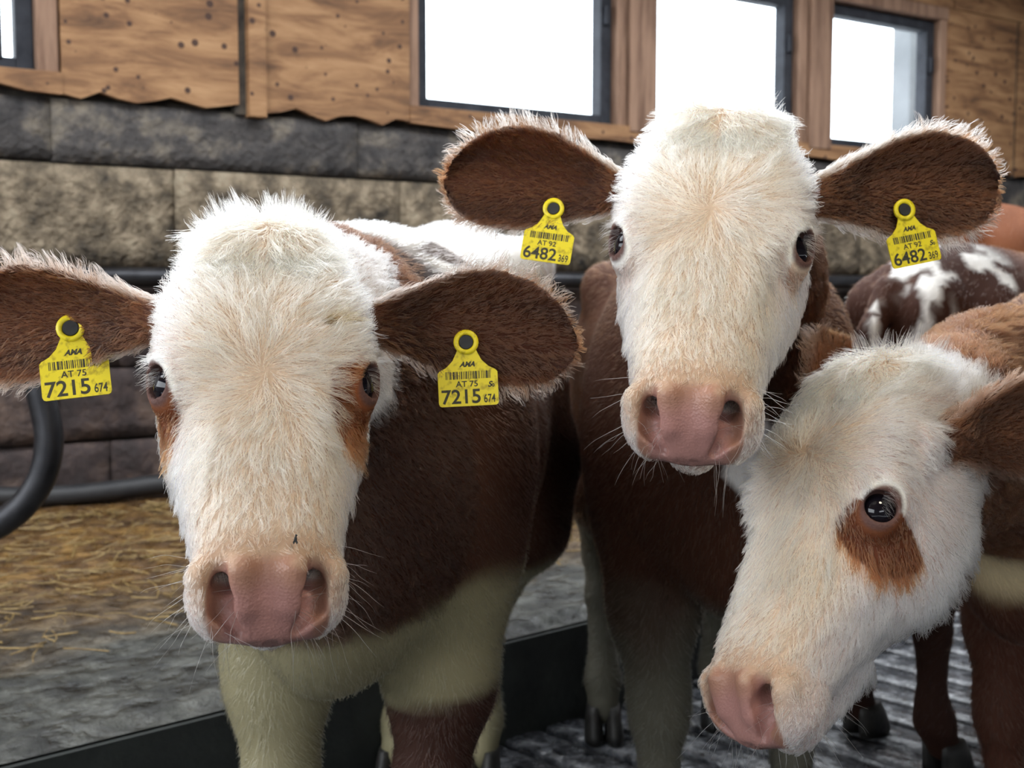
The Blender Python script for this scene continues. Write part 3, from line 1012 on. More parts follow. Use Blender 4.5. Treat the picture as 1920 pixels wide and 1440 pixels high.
def make_hair(name, roots, dirs, nrm, length, lift, color, radius, parent, segs=5, curl=0.0, clump=None, clump_amt=.6, grav=0.0, seed=1):
    """roots (n,3), tangential directions, normals -> hair curves object"""
    r = np.random.default_rng(seed)
    n = len(roots)
    t = np.linspace(0, 1, segs)[None, :, None]
    lf = np.asarray(lift); lf = np.broadcast_to(lf, (n,))
    d0 = dirs * np.cos(lf * 1.25)[:, None] + nrm * np.sin(lf * 1.25)[:, None]
    d1 = dirs * np.cos(lf * .55)[:, None] + nrm * np.sin(lf * .55)[:, None]
    L = np.broadcast_to(np.asarray(length), (n,))[:, None, None]
    P = roots[:, None, :] + L * (d0[:, None, :] * (t - .5 * t * t) + d1[:, None, :] * (.5 * t * t))
    if curl:
        s = np.cross(nrm, dirs)
        ph = r.uniform(0, 6.28, (n, 1, 1)); fr = r.uniform(1.5, 4.0, (n, 1, 1))
        P = P + L * curl * t * (np.sin(ph + fr * t * 2) * s[:, None, :] + .5 * np.cos(ph + fr * t * 2) * nrm[:, None, :])
    if grav:
        P[:, :, 2] -= (L * grav * t * t)[:, :, 0]
    if clump:
        kd = kdtree.KDTree(max(1, n // clump))
        ci = r.choice(n, max(1, n // clump), replace=False)
        for i, c in enumerate(ci):
            kd.insert(roots[c], i)
        kd.balance()
        near = np.fromiter((kd.find(p)[1] for p in roots), int, n)
        cen = P[ci[near]]
        amt = clump_amt * r.uniform(.35, 1.0, (n, 1, 1))
        P = P * (1 - amt * t ** 1.4) + (cen + (roots - roots[ci[near]])[:, None, :] * .25) * amt * t ** 1.4
    hc = bpy.data.hair_curves.new(name)
    hc.add_curves([segs] * n)
    hc.attributes['position'].data.foreach_set('vector', P.astype(np.float32).ravel())
    if 'radius' not in hc.attributes:
        hc.attributes.new('radius', 'FLOAT', 'POINT')
    rad = np.broadcast_to(np.asarray(radius).reshape(-1, 1), (n, segs)) * np.array([1.0, .95, .8, .55, .2] if segs == 5 else np.linspace(1, .15, segs))[None, :]
    hc.attributes['radius'].data.foreach_set('value', rad.astype(np.float32).ravel())
    ca = hc.attributes.new('coat', 'FLOAT_COLOR', 'CURVE')
    ca.data.foreach_set('color', np.concatenate([color, np.ones((n, 1))], 1).astype(np.float32).ravel())
    hc.materials.append(M_HAIR)
    ob = bpy.data.objects.new(name, hc)
    COL.objects.link(ob)
    keep_world(ob, parent)
    return ob

def sample_surface(V, Q, N, n, weight, seed):
    r = np.random.default_rng(seed)
    T = np.concatenate([Q[:, [0, 1, 2]], Q[:, [0, 2, 3]]])
    a, b, c = V[T[:, 0]], V[T[:, 1]], V[T[:, 2]]
    area = .5 * np.linalg.norm(np.cross(b - a, c - a), axis=1)
    w = area * weight(((a + b + c) / 3))
    p = w / w.sum()
    f = r.choice(len(T), n, p=p)
    u, v = r.random(n), r.random(n)
    sw = u + v > 1; u[sw], v[sw] = 1 - u[sw], 1 - v[sw]
    P = a[f] + u[:, None] * (b[f] - a[f]) + v[:, None] * (c[f] - a[f])
    nn = N[T[f, 0]] * (1 - u - v)[:, None] + N[T[f, 1]] * u[:, None] + N[T[f, 2]] * v[:, None]
    nn /= np.linalg.norm(nn, axis=1)[:, None] + 1e-9
    return P, nn

def basis(yaw, tilt, roll):
    """head axes: tilt = muzzle towards the camera from vertical, yaw = dorsal side turned to image left (+), roll clockwise"""
    Lat, Dor, Axi = RGT.copy(), -FWD * math.cos(tilt) + UPV * math.sin(tilt), -UPV * math.cos(tilt) - FWD * math.sin(tilt)
    def rot(v, ax, an):
        return v * math.cos(an) + np.cross(ax, v) * math.sin(an) + ax * (ax @ v) * (1 - math.cos(an))
    out = []
    for v in (Lat, Dor, Axi):
        v = rot(v, UPV, -yaw)
        v = rot(v, FWD, roll)
        out.append(v)
    return out
D2R = math.pi / 180

HAIR_ON = True
def finish(c, label, coat, hair=True, head_hair=None, n_head=60000, n_body=50000, whiskers=True, whorl=.165, eyes=True, brush=1.0):
    """build the objects of one calf"""
    V, Q = c.mesh()
    root = empty('calf', c.mid + np.array([0, 0, c.z0]))
    tag(root, label, 'calf')
    H = c.w2h(V)
    col, wet, fur = coat(c, V, H)
    body = link_mesh('body', V, [], M_SKIN)
    me = body.data
    me.clear_geometry()
    me.vertices.add(len(V)); me.vertices.foreach_set('co', V.astype(np.float32).ravel())
    me.loops.add(len(Q) * 4); me.loops.foreach_set('vertex_index', Q.astype(np.int32).ravel())
    me.polygons.add(len(Q)); me.polygons.foreach_set('loop_start', np.arange(0, len(Q) * 4, 4, dtype=np.int32))
    me.update(calc_edges=True); me.validate()
    me.polygons.foreach_set('use_smooth', [True] * len(me.polygons))
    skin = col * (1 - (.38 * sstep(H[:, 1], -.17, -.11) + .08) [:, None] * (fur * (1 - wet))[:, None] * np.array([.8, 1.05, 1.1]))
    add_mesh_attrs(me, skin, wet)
    keep_world(body, root)
    # eyes
    for sg in (-1, 1):
        if not eyes:
            break
        ec = c.h2w(np.array([sg * (EYE[0] - .0002), EYE[1] + .001, EYE[2] + .0005]))
        bm = bmesh.new(); bmesh.ops.create_uvsphere(bm, u_segments=32, v_segments=20, radius=EYE_R * c.hs)
        em = bpy.data.meshes.new('eye'); bm.to_mesh(em); bm.free()
        em.polygons.foreach_set('use_smooth', [True] * len(em.polygons)); em.materials.append(M_EYE)
        eo = bpy.data.objects.new('eye', em); COL.objects.link(eo); eo.location = tuple(ec - c.mid - np.array([0, 0, c.z0])); eo.parent = root
    # hooves: two claws each, one part per foot
    for (f, l, z, rr) in c.hooves:
        Vv, Ff = [], []
        for side in (-1, 1):
            b0 = len(Vv); sides = 14
            for (zz, ra, off) in ((.0, 1.0, .012), (.02, .98, .010), (.045, .86, .002), (.07, .72, -.008)):
                for k in range(sides):
                    an = 2 * math.pi * k / sides
                    Vv.append(c.b2w(f + off + math.cos(an) * .048 * ra + .01, l + side * .0215 + math.sin(an) * .020 * ra, zz))
            for j in range(3):
                for k in range(sides):
                    k2 = (k + 1) % sides
                    Ff.append((b0 + j * sides + k, b0 + j * sides + k2, b0 + (j + 1) * sides + k2, b0 + (j + 1) * sides + k))
            Ff.append(tuple(b0 + k for k in range(sides))[::-1]); Ff.append(tuple(b0 + 3 * sides + k for k in range(sides)))
        ho = link_mesh('hoof', Vv, Ff, M_HOOF, None, True)
        keep_world(ho, root)
    c.root = root; c.coat = coat
    if not (HAIR_ON and hair):
        return root
    grow(c, coat, n_head, n_body, whiskers, whorl, eyes, brush)
    return root

def ear_mask(c, P):
    m = np.zeros(len(P)); tt = np.zeros(len(P)); uu = np.zeros(len(P))
    for e in c.ears:
        t, w, n = e.local(P)
        f = e.sdf(P)
        on = sstep(f, .010, .003) * (t > -.02) * (t < 1.1)
        hw = np.interp(np.clip(t, -.12, 1.02), *e.tw) * e.width
        sel = on > m
        m = np.maximum(m, on); tt = np.where(sel, t, tt)
        uu = np.where(sel, (w - e.droop * t * t - .012 * np.sin(np.clip(t, 0, 1) * 3.1)) / hw, uu)
    return m, tt, uu

def grow(c, coat, n_head, n_body, whiskers, whorl, eyes, brush):
    V, Q, N, nh = c.V, c.Q, c.N, c.nh
    fz = (Q < nh).all(1)
    seed = c.seed
    # ---------------- head + ears
    def wgt(P):
        H = c.w2h(P)
        _, _, fur = coat(c, P, H)
        w = np.where(fur > .25, .3 + .7 * fur, 0.0)
        em, _, _ = ear_mask(c, P)
        dv = P - CAMP; dv /= np.linalg.norm(dv, axis=1)[:, None]
        return w * (1 + .2 * em)
    def facing(P, nn):
        dv = P - CAMP; dv /= np.linalg.norm(dv, axis=1)[:, None]
        return -(dv * nn).sum(1)
    P, nn = sample_surface(V, Q[fz], N, int(n_head * 1.5), wgt, seed)
    fc = facing(P, nn)
    r = np.random.default_rng(seed + 50)
    keep = r.random(len(P)) < np.where(fc > -.35, 1.0, .30)
    P, nn = P[keep], nn[keep]
    H = c.w2h(P)
    col, wet, fur = coat(c, P, H)
    em, et, eu = ear_mask(c, P)
    # direction field in head space
    x, d, a = H[:, 0], H[:, 1], H[:, 2]
    wx = .0
    da = a - whorl; dx = x - wx
    rad = np.sqrt(dx * dx + da * da) + 1e-4
    Dx, Da = dx / rad, da / rad
    sw = .55 * np.exp(-rad / .03) + .10                     # swirl
    Dx, Da = Dx - sw * Da, Da + sw * Dx
    Dd = np.zeros_like(Dx)
    low = sstep(a, whorl + .02, whorl + .10)
    Da = Da + low * .7; Dd = Dd - low * .15
    # sides of the head: hair runs back and down
    side = sstep(np.abs(x), .06, .095)
    Dd = Dd - side * .9; Dx = Dx * (1 - .6 * side)
    # forelock: from the poll the hair falls down the brow
    fl = sstep(a, .062, .045) * sstep(np.abs(x), .075, .03) * sstep(d, -.035, -.012)
    Da = Da * (1 - fl) + 1.0 * fl; Dx = Dx * (1 - fl) + (np.sign(x) * .35 + x * 6) * fl
    # poll top and back: up and back
    top = sstep(a, .015, -.01) * (1 - fl)
    Da = Da * (1 - top) - 1.0 * top; Dx = Dx * (1 - top) + x * 8 * top
    n1 = vnoise(H, 22, seed) * .45; n2 = vnoise(H, 22, seed + 9) * .35
    dirs = (Dx + n1)[:, None] * c.Lat + Dd[:, None] * c.Dor + (Da + n2)[:, None] * c.Axi
    # ears: along the ear outwards
    for e in c.ears:
        t, w, n_ = e.local(P)
        on = sstep(e.sdf(P), .010, .003) * (t > 0)
        ed = e.L[None, :] * .8 + e.W[None, :] * (np.clip(w / e.width, -1, 1) * .9)[:, None]
        dirs = dirs * (1 - on)[:, None] + ed * on[:, None]
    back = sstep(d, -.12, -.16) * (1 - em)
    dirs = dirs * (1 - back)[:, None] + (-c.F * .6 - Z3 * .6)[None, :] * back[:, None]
    dirs = dirs + r.normal(0, .13, dirs.shape)
    dirs -= nn * (dirs * nn).sum(1)[:, None]
    dirs /= np.linalg.norm(dirs, axis=1)[:, None] + 1e-9
    brow = sstep(a, .30, .24) * sstep(np.abs(x), .10, .075)
    ln = .0190 + .0125 * brow + .003 * sstep(a, .05, .0) + .002 * vnoise(H, 40, 3)
    ln = ln * np.where(a > .33, .55, 1.0) + .016 * fl * (.4 + .6 * sstep(vnoise(H, 55, 4), -.2, .4))
    edge = em * sstep(np.abs(eu), .72, .98)
    ln = ln * (1 - em) + em * (.011 + .013 * edge)
    nose_near = sstep(a, .31, .36)
    ln = ln * (1 - .45 * nose_near)
    # shorter around the eye
    de = np.sqrt((np.abs(x) - EYE[0]) ** 2 + (d - EYE[1]) ** 2 + (a - EYE[2]) ** 2)
    ln = ln * (.25 + .75 * sstep(de, .026, .055))
    ln = ln * r.uniform(.7, 1.25, len(P)) * c.hs
    lift = .26 - .09 * brow + .15 * em * edge + .12 * top + r.normal(0, .06, len(P))
    lift = np.where(a > .34, lift + .12, lift)
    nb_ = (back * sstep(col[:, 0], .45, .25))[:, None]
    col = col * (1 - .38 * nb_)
    fl_w = np.array([1.0, .93, .80])
    col = col * (1 - fl[:, None] * (1 - fl_w) * .6)
    tint = 1 + r.normal(0, .13, (len(P), 1)) - .36 * (r.random((len(P), 1)) < .14)
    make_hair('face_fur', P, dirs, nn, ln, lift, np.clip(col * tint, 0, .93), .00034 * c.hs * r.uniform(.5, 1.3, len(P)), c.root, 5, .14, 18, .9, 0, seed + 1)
    # ---------------- standing tuft on the poll
    Pt, nt_ = sample_surface(V, Q[fz], N, int(2600 * brush), lambda q: (lambda h: sstep(h[:, 2], .03, .0) * sstep(np.abs(h[:, 0]), .065, .035) * (h[:, 1] > -.07) * (h[:, 1] < -.012) * (h[:, 2] > -.06))(c.w2h(q)), seed + 3)
    Ht = c.w2h(Pt)
    ct, _, _ = coat(c, Pt, Ht)
    dt = (-c.Axi * .7 + c.Dor * .2)[None, :] + np.sign(Ht[:, :1]) * c.Lat * .25 + Ht[:, :1] * c.Lat * 9 + Z3 * .5
    n3 = np.stack([vnoise(Ht, 45, 31 + i) for i in range(3)], 1)
    dt = dt + n3 * .75 + r.normal(0, .16, dt.shape)
    dt /= np.linalg.norm(dt, axis=1)[:, None]
    make_hair('poll_tuft', Pt, dt, nt_, (.010 + .028 * r.random(len(Pt)) ** 1.6) * c.hs, .25, ct, .00024, c.root, 5, .22, 22, .85, 0, seed + 4)
    # ---------------- whiskers and lashes
    if whiskers:
        Pw, nw = sample_surface(V, Q[fz], N, 120, lambda q: (lambda h: (h[:, 2] > .335) * (h[:, 1] < -.035) * (np.abs(h[:, 0]) > .022) * 1.0)(c.w2h(q)), seed + 7)
        cw = np.tile(np.array([.85, .85, .83]), (len(Pw), 1))
        dw = nw * .9 + c.Dor * .0 - Z3 * .35 + r.normal(0, .22, Pw.shape)
        dw -= nw * (dw * nw).sum(1)[:, None] * .0; dw /= np.linalg.norm(dw, axis=1)[:, None]
        make_hair('whiskers', Pw, dw, nw, r.uniform(.018, .042, len(Pw)), .1, cw, .00016, c.root, 5, .15, None, 0, .15, seed + 8)
    if eyes:
        roots, ds = [], []
        for sg in (-1, 1):
            for k in range(110):
                u = r.uniform(-1, 1); lay = r.uniform(0, .003)
                h = np.array([sg * (EYE[0] + .010 + .004 * (1 - u * u) + lay * .3), EYE[1] + .013 - .009 * u * u * .7 + lay, EYE[2] - .004 - .006 + u * .013 * 1.0 - .010 * (1 - u * u)])
                roots.append(c.h2w(h)); dd = np.array([sg * .95, .12 - .2 * abs(u), -.10 + u * .45 + .15]) + r.normal(0, .14, 3)
                ds.append(dd @ np.stack([c.Lat, c.Dor, c.Axi]))
        roots, ds = np.array(roots), np.array(ds); ds /= np.linalg.norm(ds, axis=1)[:, None]
        make_hair('eyelashes', roots, ds, np.tile(-c.Axi, (len(ds), 1)), r.uniform(.014, .024, len(ds)) * c.hs, .1, np.tile(np.array([.8, .78, .74]), (len(ds), 1)), .00016, c.root, 5, .12, None, 0, .25, seed + 9)
    # ---------------- body coat
    def wb(Pq):
        return 1.0 * (Pq[:, 2] > c.z0 + .10)
    Pq, nq = sample_surface(V, Q[~fz], N, int(n_body * 1.5), wb, seed + 11)
    fc = facing(Pq, nq)
    keep = r.random(len(Pq)) < np.where(fc > -.3, 1.0, .25)
    Pq, nq = Pq[keep], nq[keep]
    colb, _, _ = coat(c, Pq, c.w2h(Pq))
    db = -c.F[None, :] * .8 - Z3 * .7 + np.stack([vnoise(Pq, 6, 40 + i + seed) for i in range(3)], 1) * .30 + r.normal(0, .15, Pq.shape)
    db -= nq * (db * nq).sum(1)[:, None]; db /= np.linalg.norm(db, axis=1)[:, None]
    make_hair('body_fur', Pq, db, nq, .0155 * r.uniform(.7, 1.25, len(Pq)), .26 + r.normal(0, .07, len(Pq)), np.clip(colb * (1 + r.normal(0, .08, (len(Pq), 1))), 0, .9), .00038 * r.uniform(.7, 1.2, len(Pq)), c.root, 4, .10, 5, .35, 0, seed + 12)

# ------------------------------------------------------------------ coats
def face_paint(c, P, H, col, patches=(), blaze_back=-.150):
    """white head, brown ears and neck, bare pink nose, dark lids"""
    x, d, a = H[:, 0], H[:, 1], H[:, 2]
    n = fnoise(H, 22, c.seed) * .012
    em, et, eu = ear_mask(c, P)
    inhead = (np.abs(x) < .14) & (d > -.24) & (d < .06) & (a > -.08) & (a < .46)
    back = d + .165 + n - .25 * np.maximum(.05 - a, 0)
    face = sstep(back, -.006, .006) * inhead
    # warm cream along the brow, whiter at cheeks and muzzle sides
    warm = sstep(np.abs(x), .105, .055) * sstep(d, -.07, -.02)
    base = WHITE * (1 - warm[:, None]) + CREAM * warm[:, None]
    # soiling
    so = sstep(fnoise(H, 14, c.seed + 3), .25, .6) * .25
    base = base * (1 - so[:, None] * np.array([.25, .35, .5]))
    col = mixc(col, base, np.ones(len(P)) * 0) * (1 - face[:, None]) + base * face[:, None]
    for (px_, pd, pa, rx, rd, ra, cc) in patches:
        q = np.sqrt(((x - px_) / rx) ** 2 + ((d - pd) / rd) ** 2 + ((a - pa) / ra) ** 2) + fnoise(H, 45, c.seed + 7) * .16
        col = mixc(col, cc, sstep(q, 1.04, .96) * inhead)
    # ears
    edge = sstep(np.abs(eu), .84, 1.0)
    ecol = BROWN * .42 + (np.array([.72, .60, .50]) - BROWN * .42) * (edge * c.ear_pale)[:, None]  # pale fringe hairs, with rim light painted into the ear edge
    front = np.zeros(len(P))
    for e in c.ears:
        t, w, nrm = e.local(P)
        front = np.maximum(front, sstep(e.sdf(P), .01, .003) * sstep(nrm, -.004, .004) * sstep(np.abs(w / e.width), .85, .5) * sstep(t, .05, .3))
    ecol = ecol * (1 - .5 * front[:, None])
    eon = em * sstep(et, -.06, .03)
    col = col * (1 - eon[:, None]) + ecol * eon[:, None]
    # bare nose
    nz = (np.maximum(np.abs(x) - .010, 0) / .044) ** 2 + ((d + .050) / .046) ** 2
    ns = np.sqrt(nz) + fnoise(H, 60, c.seed + 5) * .06
    nose = sstep(ns, 1.06, .90) * sstep(a, .354, .372) * inhead * sstep(d, -.095, -.089)
    pk = PINK * (1 + .25 * fnoise(H, 40, c.seed + 8)[:, None])
    blot = sstep(d, -.052, -.074) * sstep(np.abs(x), .042, .018) * (.6 + .5 * fnoise(H, 70, c.seed + 2))
    pk = pk * (1 - np.clip(.62 * blot, 0, .8)[:, None]) + np.array([.09, .08, .07]) * np.clip(.3 * blot, 0, 1)[:, None]
    pk = mixc(pk, np.array([.27, .135, .085]), .8 * sstep(np.abs(x), .034, .042))
    topn = sstep(d, -.030, -.012) * .6
    pk = pk * (1 - topn[:, None]) + np.array([.36, .19, .11]) * topn[:, None]
    rim = sstep(ns, 1.45, 1.0) * sstep(a, .335, .365) * inhead * sstep(d, -.06, -.03) * .7
    col = mixc(col, np.array([.55, .36, .22]), rim)
    col = col * (1 - nose[:, None]) + pk * nose[:, None]
    # lids
    de = np.sqrt(((np.abs(x) - EYE[0] - .012) / 1.0) ** 2 + (d - EYE[1] - .009) ** 2 + ((a - EYE[2]) / 1.25) ** 2)
    lid = sstep(de, .0225, .0180) * inhead
    col = mixc(col, np.array([.11, .055, .045]), lid)
    fur = 1 - nose
    fur = fur * (1 - sstep(de, .027, .021) * inhead)
    # nostril inside and mouth are bare
    return np.clip(col, 0.003, .9), np.clip(nose, 0, 1), np.clip(fur, 0, 1)

def brown_body(c, P, scale=3.0, tone=BROWN):
    n = fnoise(P, 6, c.seed + 20)
    return np.tile(tone, (len(P), 1)) * (1 + .22 * n[:, None])
# ================================================================== the calves as they stand
TAGGED = []
def ear(base, tip, n, w, **k):
    return dict(base=base, tip=tip, n=n, w=w, **k)

# ---- calf A, left
axA = basis(-12.6 * D2R, 39 * D2R, 0.0)
A = Calf('a', px(498, 728, 1.09), axA, .975,
         [ear((-.088, -.055, .066), px(-95, 630, 1.20), (.15, -.95, -.22), .060, cup=.020, droop=-.004),
          ear((.088, -.055, .066), px(1078, 640, 1.20), (-.15, -.95, -.22), .060, cup=.020, droop=-.004)],
         (-.155, 1.84, 0), (-.13, -.99), bscale=1.0, hip_up=.045, seed=3,
         legs=dict(fl=(.02, -.01, 0), fr=(.06, .02, 0), hl=(.10, -.07, 0), hr=(.12, 0, 0)))
A.ear_pale = .35
def coatA(c, P, H):
    col = brown_body(c, P, tone=BROWN * np.array([.20, .22, .30]))  # brown body deepened, its shade put into the coat colour
    q = P - c.mid
    f = q @ c.F; l = q @ c.Lt; z = P[:, 2]
    n = fnoise(P, 5, 77) * .10
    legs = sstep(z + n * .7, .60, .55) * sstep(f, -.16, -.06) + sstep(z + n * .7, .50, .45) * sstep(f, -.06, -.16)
    col = mixc(col, np.array([.25, .225, .13]), np.clip(legs, 0, 1))  # white legs and brisket, shade mixed into their colour
    knee = sstep(z + n * .3, .45, .43) * sstep(z + n * .3, .16, .20) * (l > 0) * (f > 0)
    col = mixc(col, DBROWN * .4, knee)
    rump = sstep(z + n * .9, .90, .93) * sstep(f, .42, .36)
    hole = sstep(fnoise(P, 4.5, 91), .18, .24)
    col = mixc(col, WHITE, rump * (1 - hole * .9))
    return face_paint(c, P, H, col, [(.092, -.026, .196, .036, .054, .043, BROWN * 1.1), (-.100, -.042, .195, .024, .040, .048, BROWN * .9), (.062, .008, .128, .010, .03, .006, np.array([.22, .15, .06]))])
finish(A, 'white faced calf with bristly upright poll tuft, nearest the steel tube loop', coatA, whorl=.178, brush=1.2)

# ---- calf B, middle, head raised
axB = basis(13 * D2R, 37 * D2R, 3.5 * D2R)
B = Calf('b', px(1330, 470, 1.21), axB, .965,
         [ear((-.088, -.055, .066), px(838, 340, 1.33), (.12, -.96, -.2), .058, cup=.020, droop=.0),
          ear((.088, -.055, .066), px(1866, 358, 1.33), (-.12, -.96, -.2), .060, cup=.020, droop=.0)],
         (.338, 2.17, 0), (-.01, -1.0), bscale=1.0, seed=5,
         legs=dict(fl=(.03, .0, 0), fr=(.05, .0, 0), hl=(.12, 0, 0), hr=(.20, -.03, 0)))
B.ear_pale = .75
def coatB(c, P, H):
    col = brown_body(c, P, tone=BROWN * np.array([.25, .26, .32]))  # body brown made darker to carry the shade on chest and flanks
    q = P - c.mid
    f = q @ c.F; l = q @ c.Lt; z = P[:, 2]
    n = fnoise(P, 6, 57) * .10
    col = mixc(col, np.array([.10, .095, .07]), sstep(z + n, .50, .40))  # lower legs greyed, their shade painted into the coat
    dew = sstep(np.sqrt(((l + .02) / .035) ** 2 + ((z - .74) / .06) ** 2) + n, 1.05, .9) * (f > .3)
    col = mixc(col, WHITE, dew)
    return face_paint(c, P, H, col, [(.098, -.035, .205, .016, .028, .024, np.array([.72, .55, .40]))])
finish(B, 'white faced calf with head held highest and chin resting over its neighbour', coatB, whorl=.150, brush=.4)

# ---- calf C, right, head lowered and turned
axC = basis(60 * D2R, 54 * D2R, -18 * D2R)
C = Calf('c', px(1536, 970, 1.19), axC, .955,
         [ear((.088, -.055, .066), px(2010, 800, 1.27), (-.1, -.98, -.1), .052, cup=.018),
          ear((-.088, -.055, .066), px(1575, 640, 1.42), (-.5, .6, .2), .046, cup=.018)],
         (1.11, 1.93, 0), (-.82, -.57), bscale=.94, seed=8,
         legs=dict(fl=(.0, .0, 0), fr=(.0, .0, 0)))
C.ear_pale = .1
def coatC(c, P, H):
    col = brown_body(c, P, tone=BROWN * .4)
    q = P - c.mid
    f = q @ c.F; z = P[:, 2]
    n = fnoise(P, 7, 37) * .08
    col = mixc(col, CREAM * np.array([.95, .85, .65]), sstep(z + n, .62, .58) * sstep(f + n, .30, .42) * sstep(z + n * .5, .50, .56))
    col = mixc(col, DBROWN * .8, sstep(z + n, .54, .48))
    return face_paint(c, P, H, col, [(.094, -.036, .196, .038, .056, .031, BROWN * .7)])
finish(C, 'white faced calf with lowered turned head and brown patch under its eye', coatC, whorl=.12, brush=.2)

# ---- calves standing behind
def far_calf(name, mid, fwd, z0, label, seed, coat, head_off=(.62, .95), n_body=16000, **kw):
    F = np.array([fwd[0], fwd[1], 0.0]); F /= np.linalg.norm(F)
    Lt = np.array([-F[1], F[0], 0])
    hp = np.asarray(mid, float) + F * .82 + np.array([0, 0, z0 + .93])
    tl = 40 * D2R
    axes = (-Lt, F * math.cos(tl) + Z3 * math.sin(tl), -Z3 * math.cos(tl) + F * math.sin(tl))
    eb = lambda sg: hp + -Lt * sg * .27 - F * .08 + Z3 * .06
    c = Calf(name, hp, axes, 1.0, [ear((-.088, -.05, .036), eb(-1), F, .05), ear((.088, -.05, .036), eb(1), F, .05)], mid, fwd, z0=z0, seed=seed, res=(.0075, .016), **kw)
    c.ear_pale = .1
    finish(c, label, coat, n_head=5000, n_body=n_body, whiskers=False, brush=.2)
    return c
def coatD(c, P, H):
    col = brown_body(c, P, tone=BROWN * .7)
    q = P - c.mid; f = q @ c.F; z = P[:, 2]
    n = fnoise(P * np.array([3.2, 3.2, .7]), 5, 17)
    st = sstep(n, .02, .12) * sstep(f, -.34, -.46) * sstep(z, .55, .75)  # light catching the rump folds, painted as white streaks
    col = mixc(col, DBROWN * .6, sstep(f, -.28, -.40))
    col = mixc(col, WHITE, st)
    col = mixc(col, DBROWN * .45, sstep(z, .58, .50))
    return face_paint(c, P, H, col, [])
D = far_calf('d', (1.25, 2.70, 0), (.80, .60), 0, 'brown calf with rim-lit rump folds painted as white streaks, behind the other calves', 21, coatD, legs=dict(hl=(-.05, 0, 0), hr=(-.10, .0, 0)))
def coatE(c, P, H):
    return face_paint(c, P, H, brown_body(c, P, tone=BROWN * .75), [])
E = far_calf('e', (2.13, 4.62, 0), (.86, .50), KZ + .02, 'brown calf standing on the raised bedding near the window wall', 24, coatE, n_body=9000)

# ================================================================== ear tags
def plastic(name, colr, rough=.4):
    m, nt, b = new_mat(name)
    tc = node(nt, 'ShaderNodeTexCoord')
    nz = node(nt, 'ShaderNodeTexNoise', Scale=160.0, Detail=6.0)
    nt.links.new(tc.outputs['Object'], nz.inputs['Vector'])
    c = np.array(colr)
    r_ = ramp(nt, nz.outputs['Fac'], [(.30, tuple(c * np.array([.55, .50, .5]))), (.48, tuple(c))])
    nt.links.new(r_.outputs['Color'], b.inputs['Base Color'])
    b.inputs['Roughness'].default_value = rough
    return m
M_TAG = plastic('yellow_tag_plastic', (.80, .66, .015))
M_PRINT = noise_mat('black_tag_print', [(.3, (.015, .014, .010)), (.7, (.05, .045, .02))], scale=300, rough=.6, bump=0)
M_STUD = noise_mat('dark_tag_stud', [(.3, (.006, .006, .006)), (.7, (.02, .02, .02))], scale=90, rough=.5, bump=0)

def text_mesh(txt, size, x, y, z, align='CENTER', shear=0.0, bold=.0, sx=1.0):
    cu = bpy.data.curves.new('print', 'FONT')
    cu.body = txt; cu.size = size; cu.align_x = align; cu.shear = shear; cu.offset = bold
    ob = bpy.data.objects.new('print', cu); COL.objects.link(ob)
    dg = bpy.context.evaluated_depsgraph_get()
    me = bpy.data.meshes.new_from_object(ob.evaluated_get(dg))
    V = [(v.co.x * sx + x, v.co.y + y, z) for v in me.vertices]
    F = [tuple(p.vertices) for p in me.polygons]
    bpy.data.objects.remove(ob); bpy.data.curves.remove(cu); bpy.data.meshes.remove(me)
    return V, F

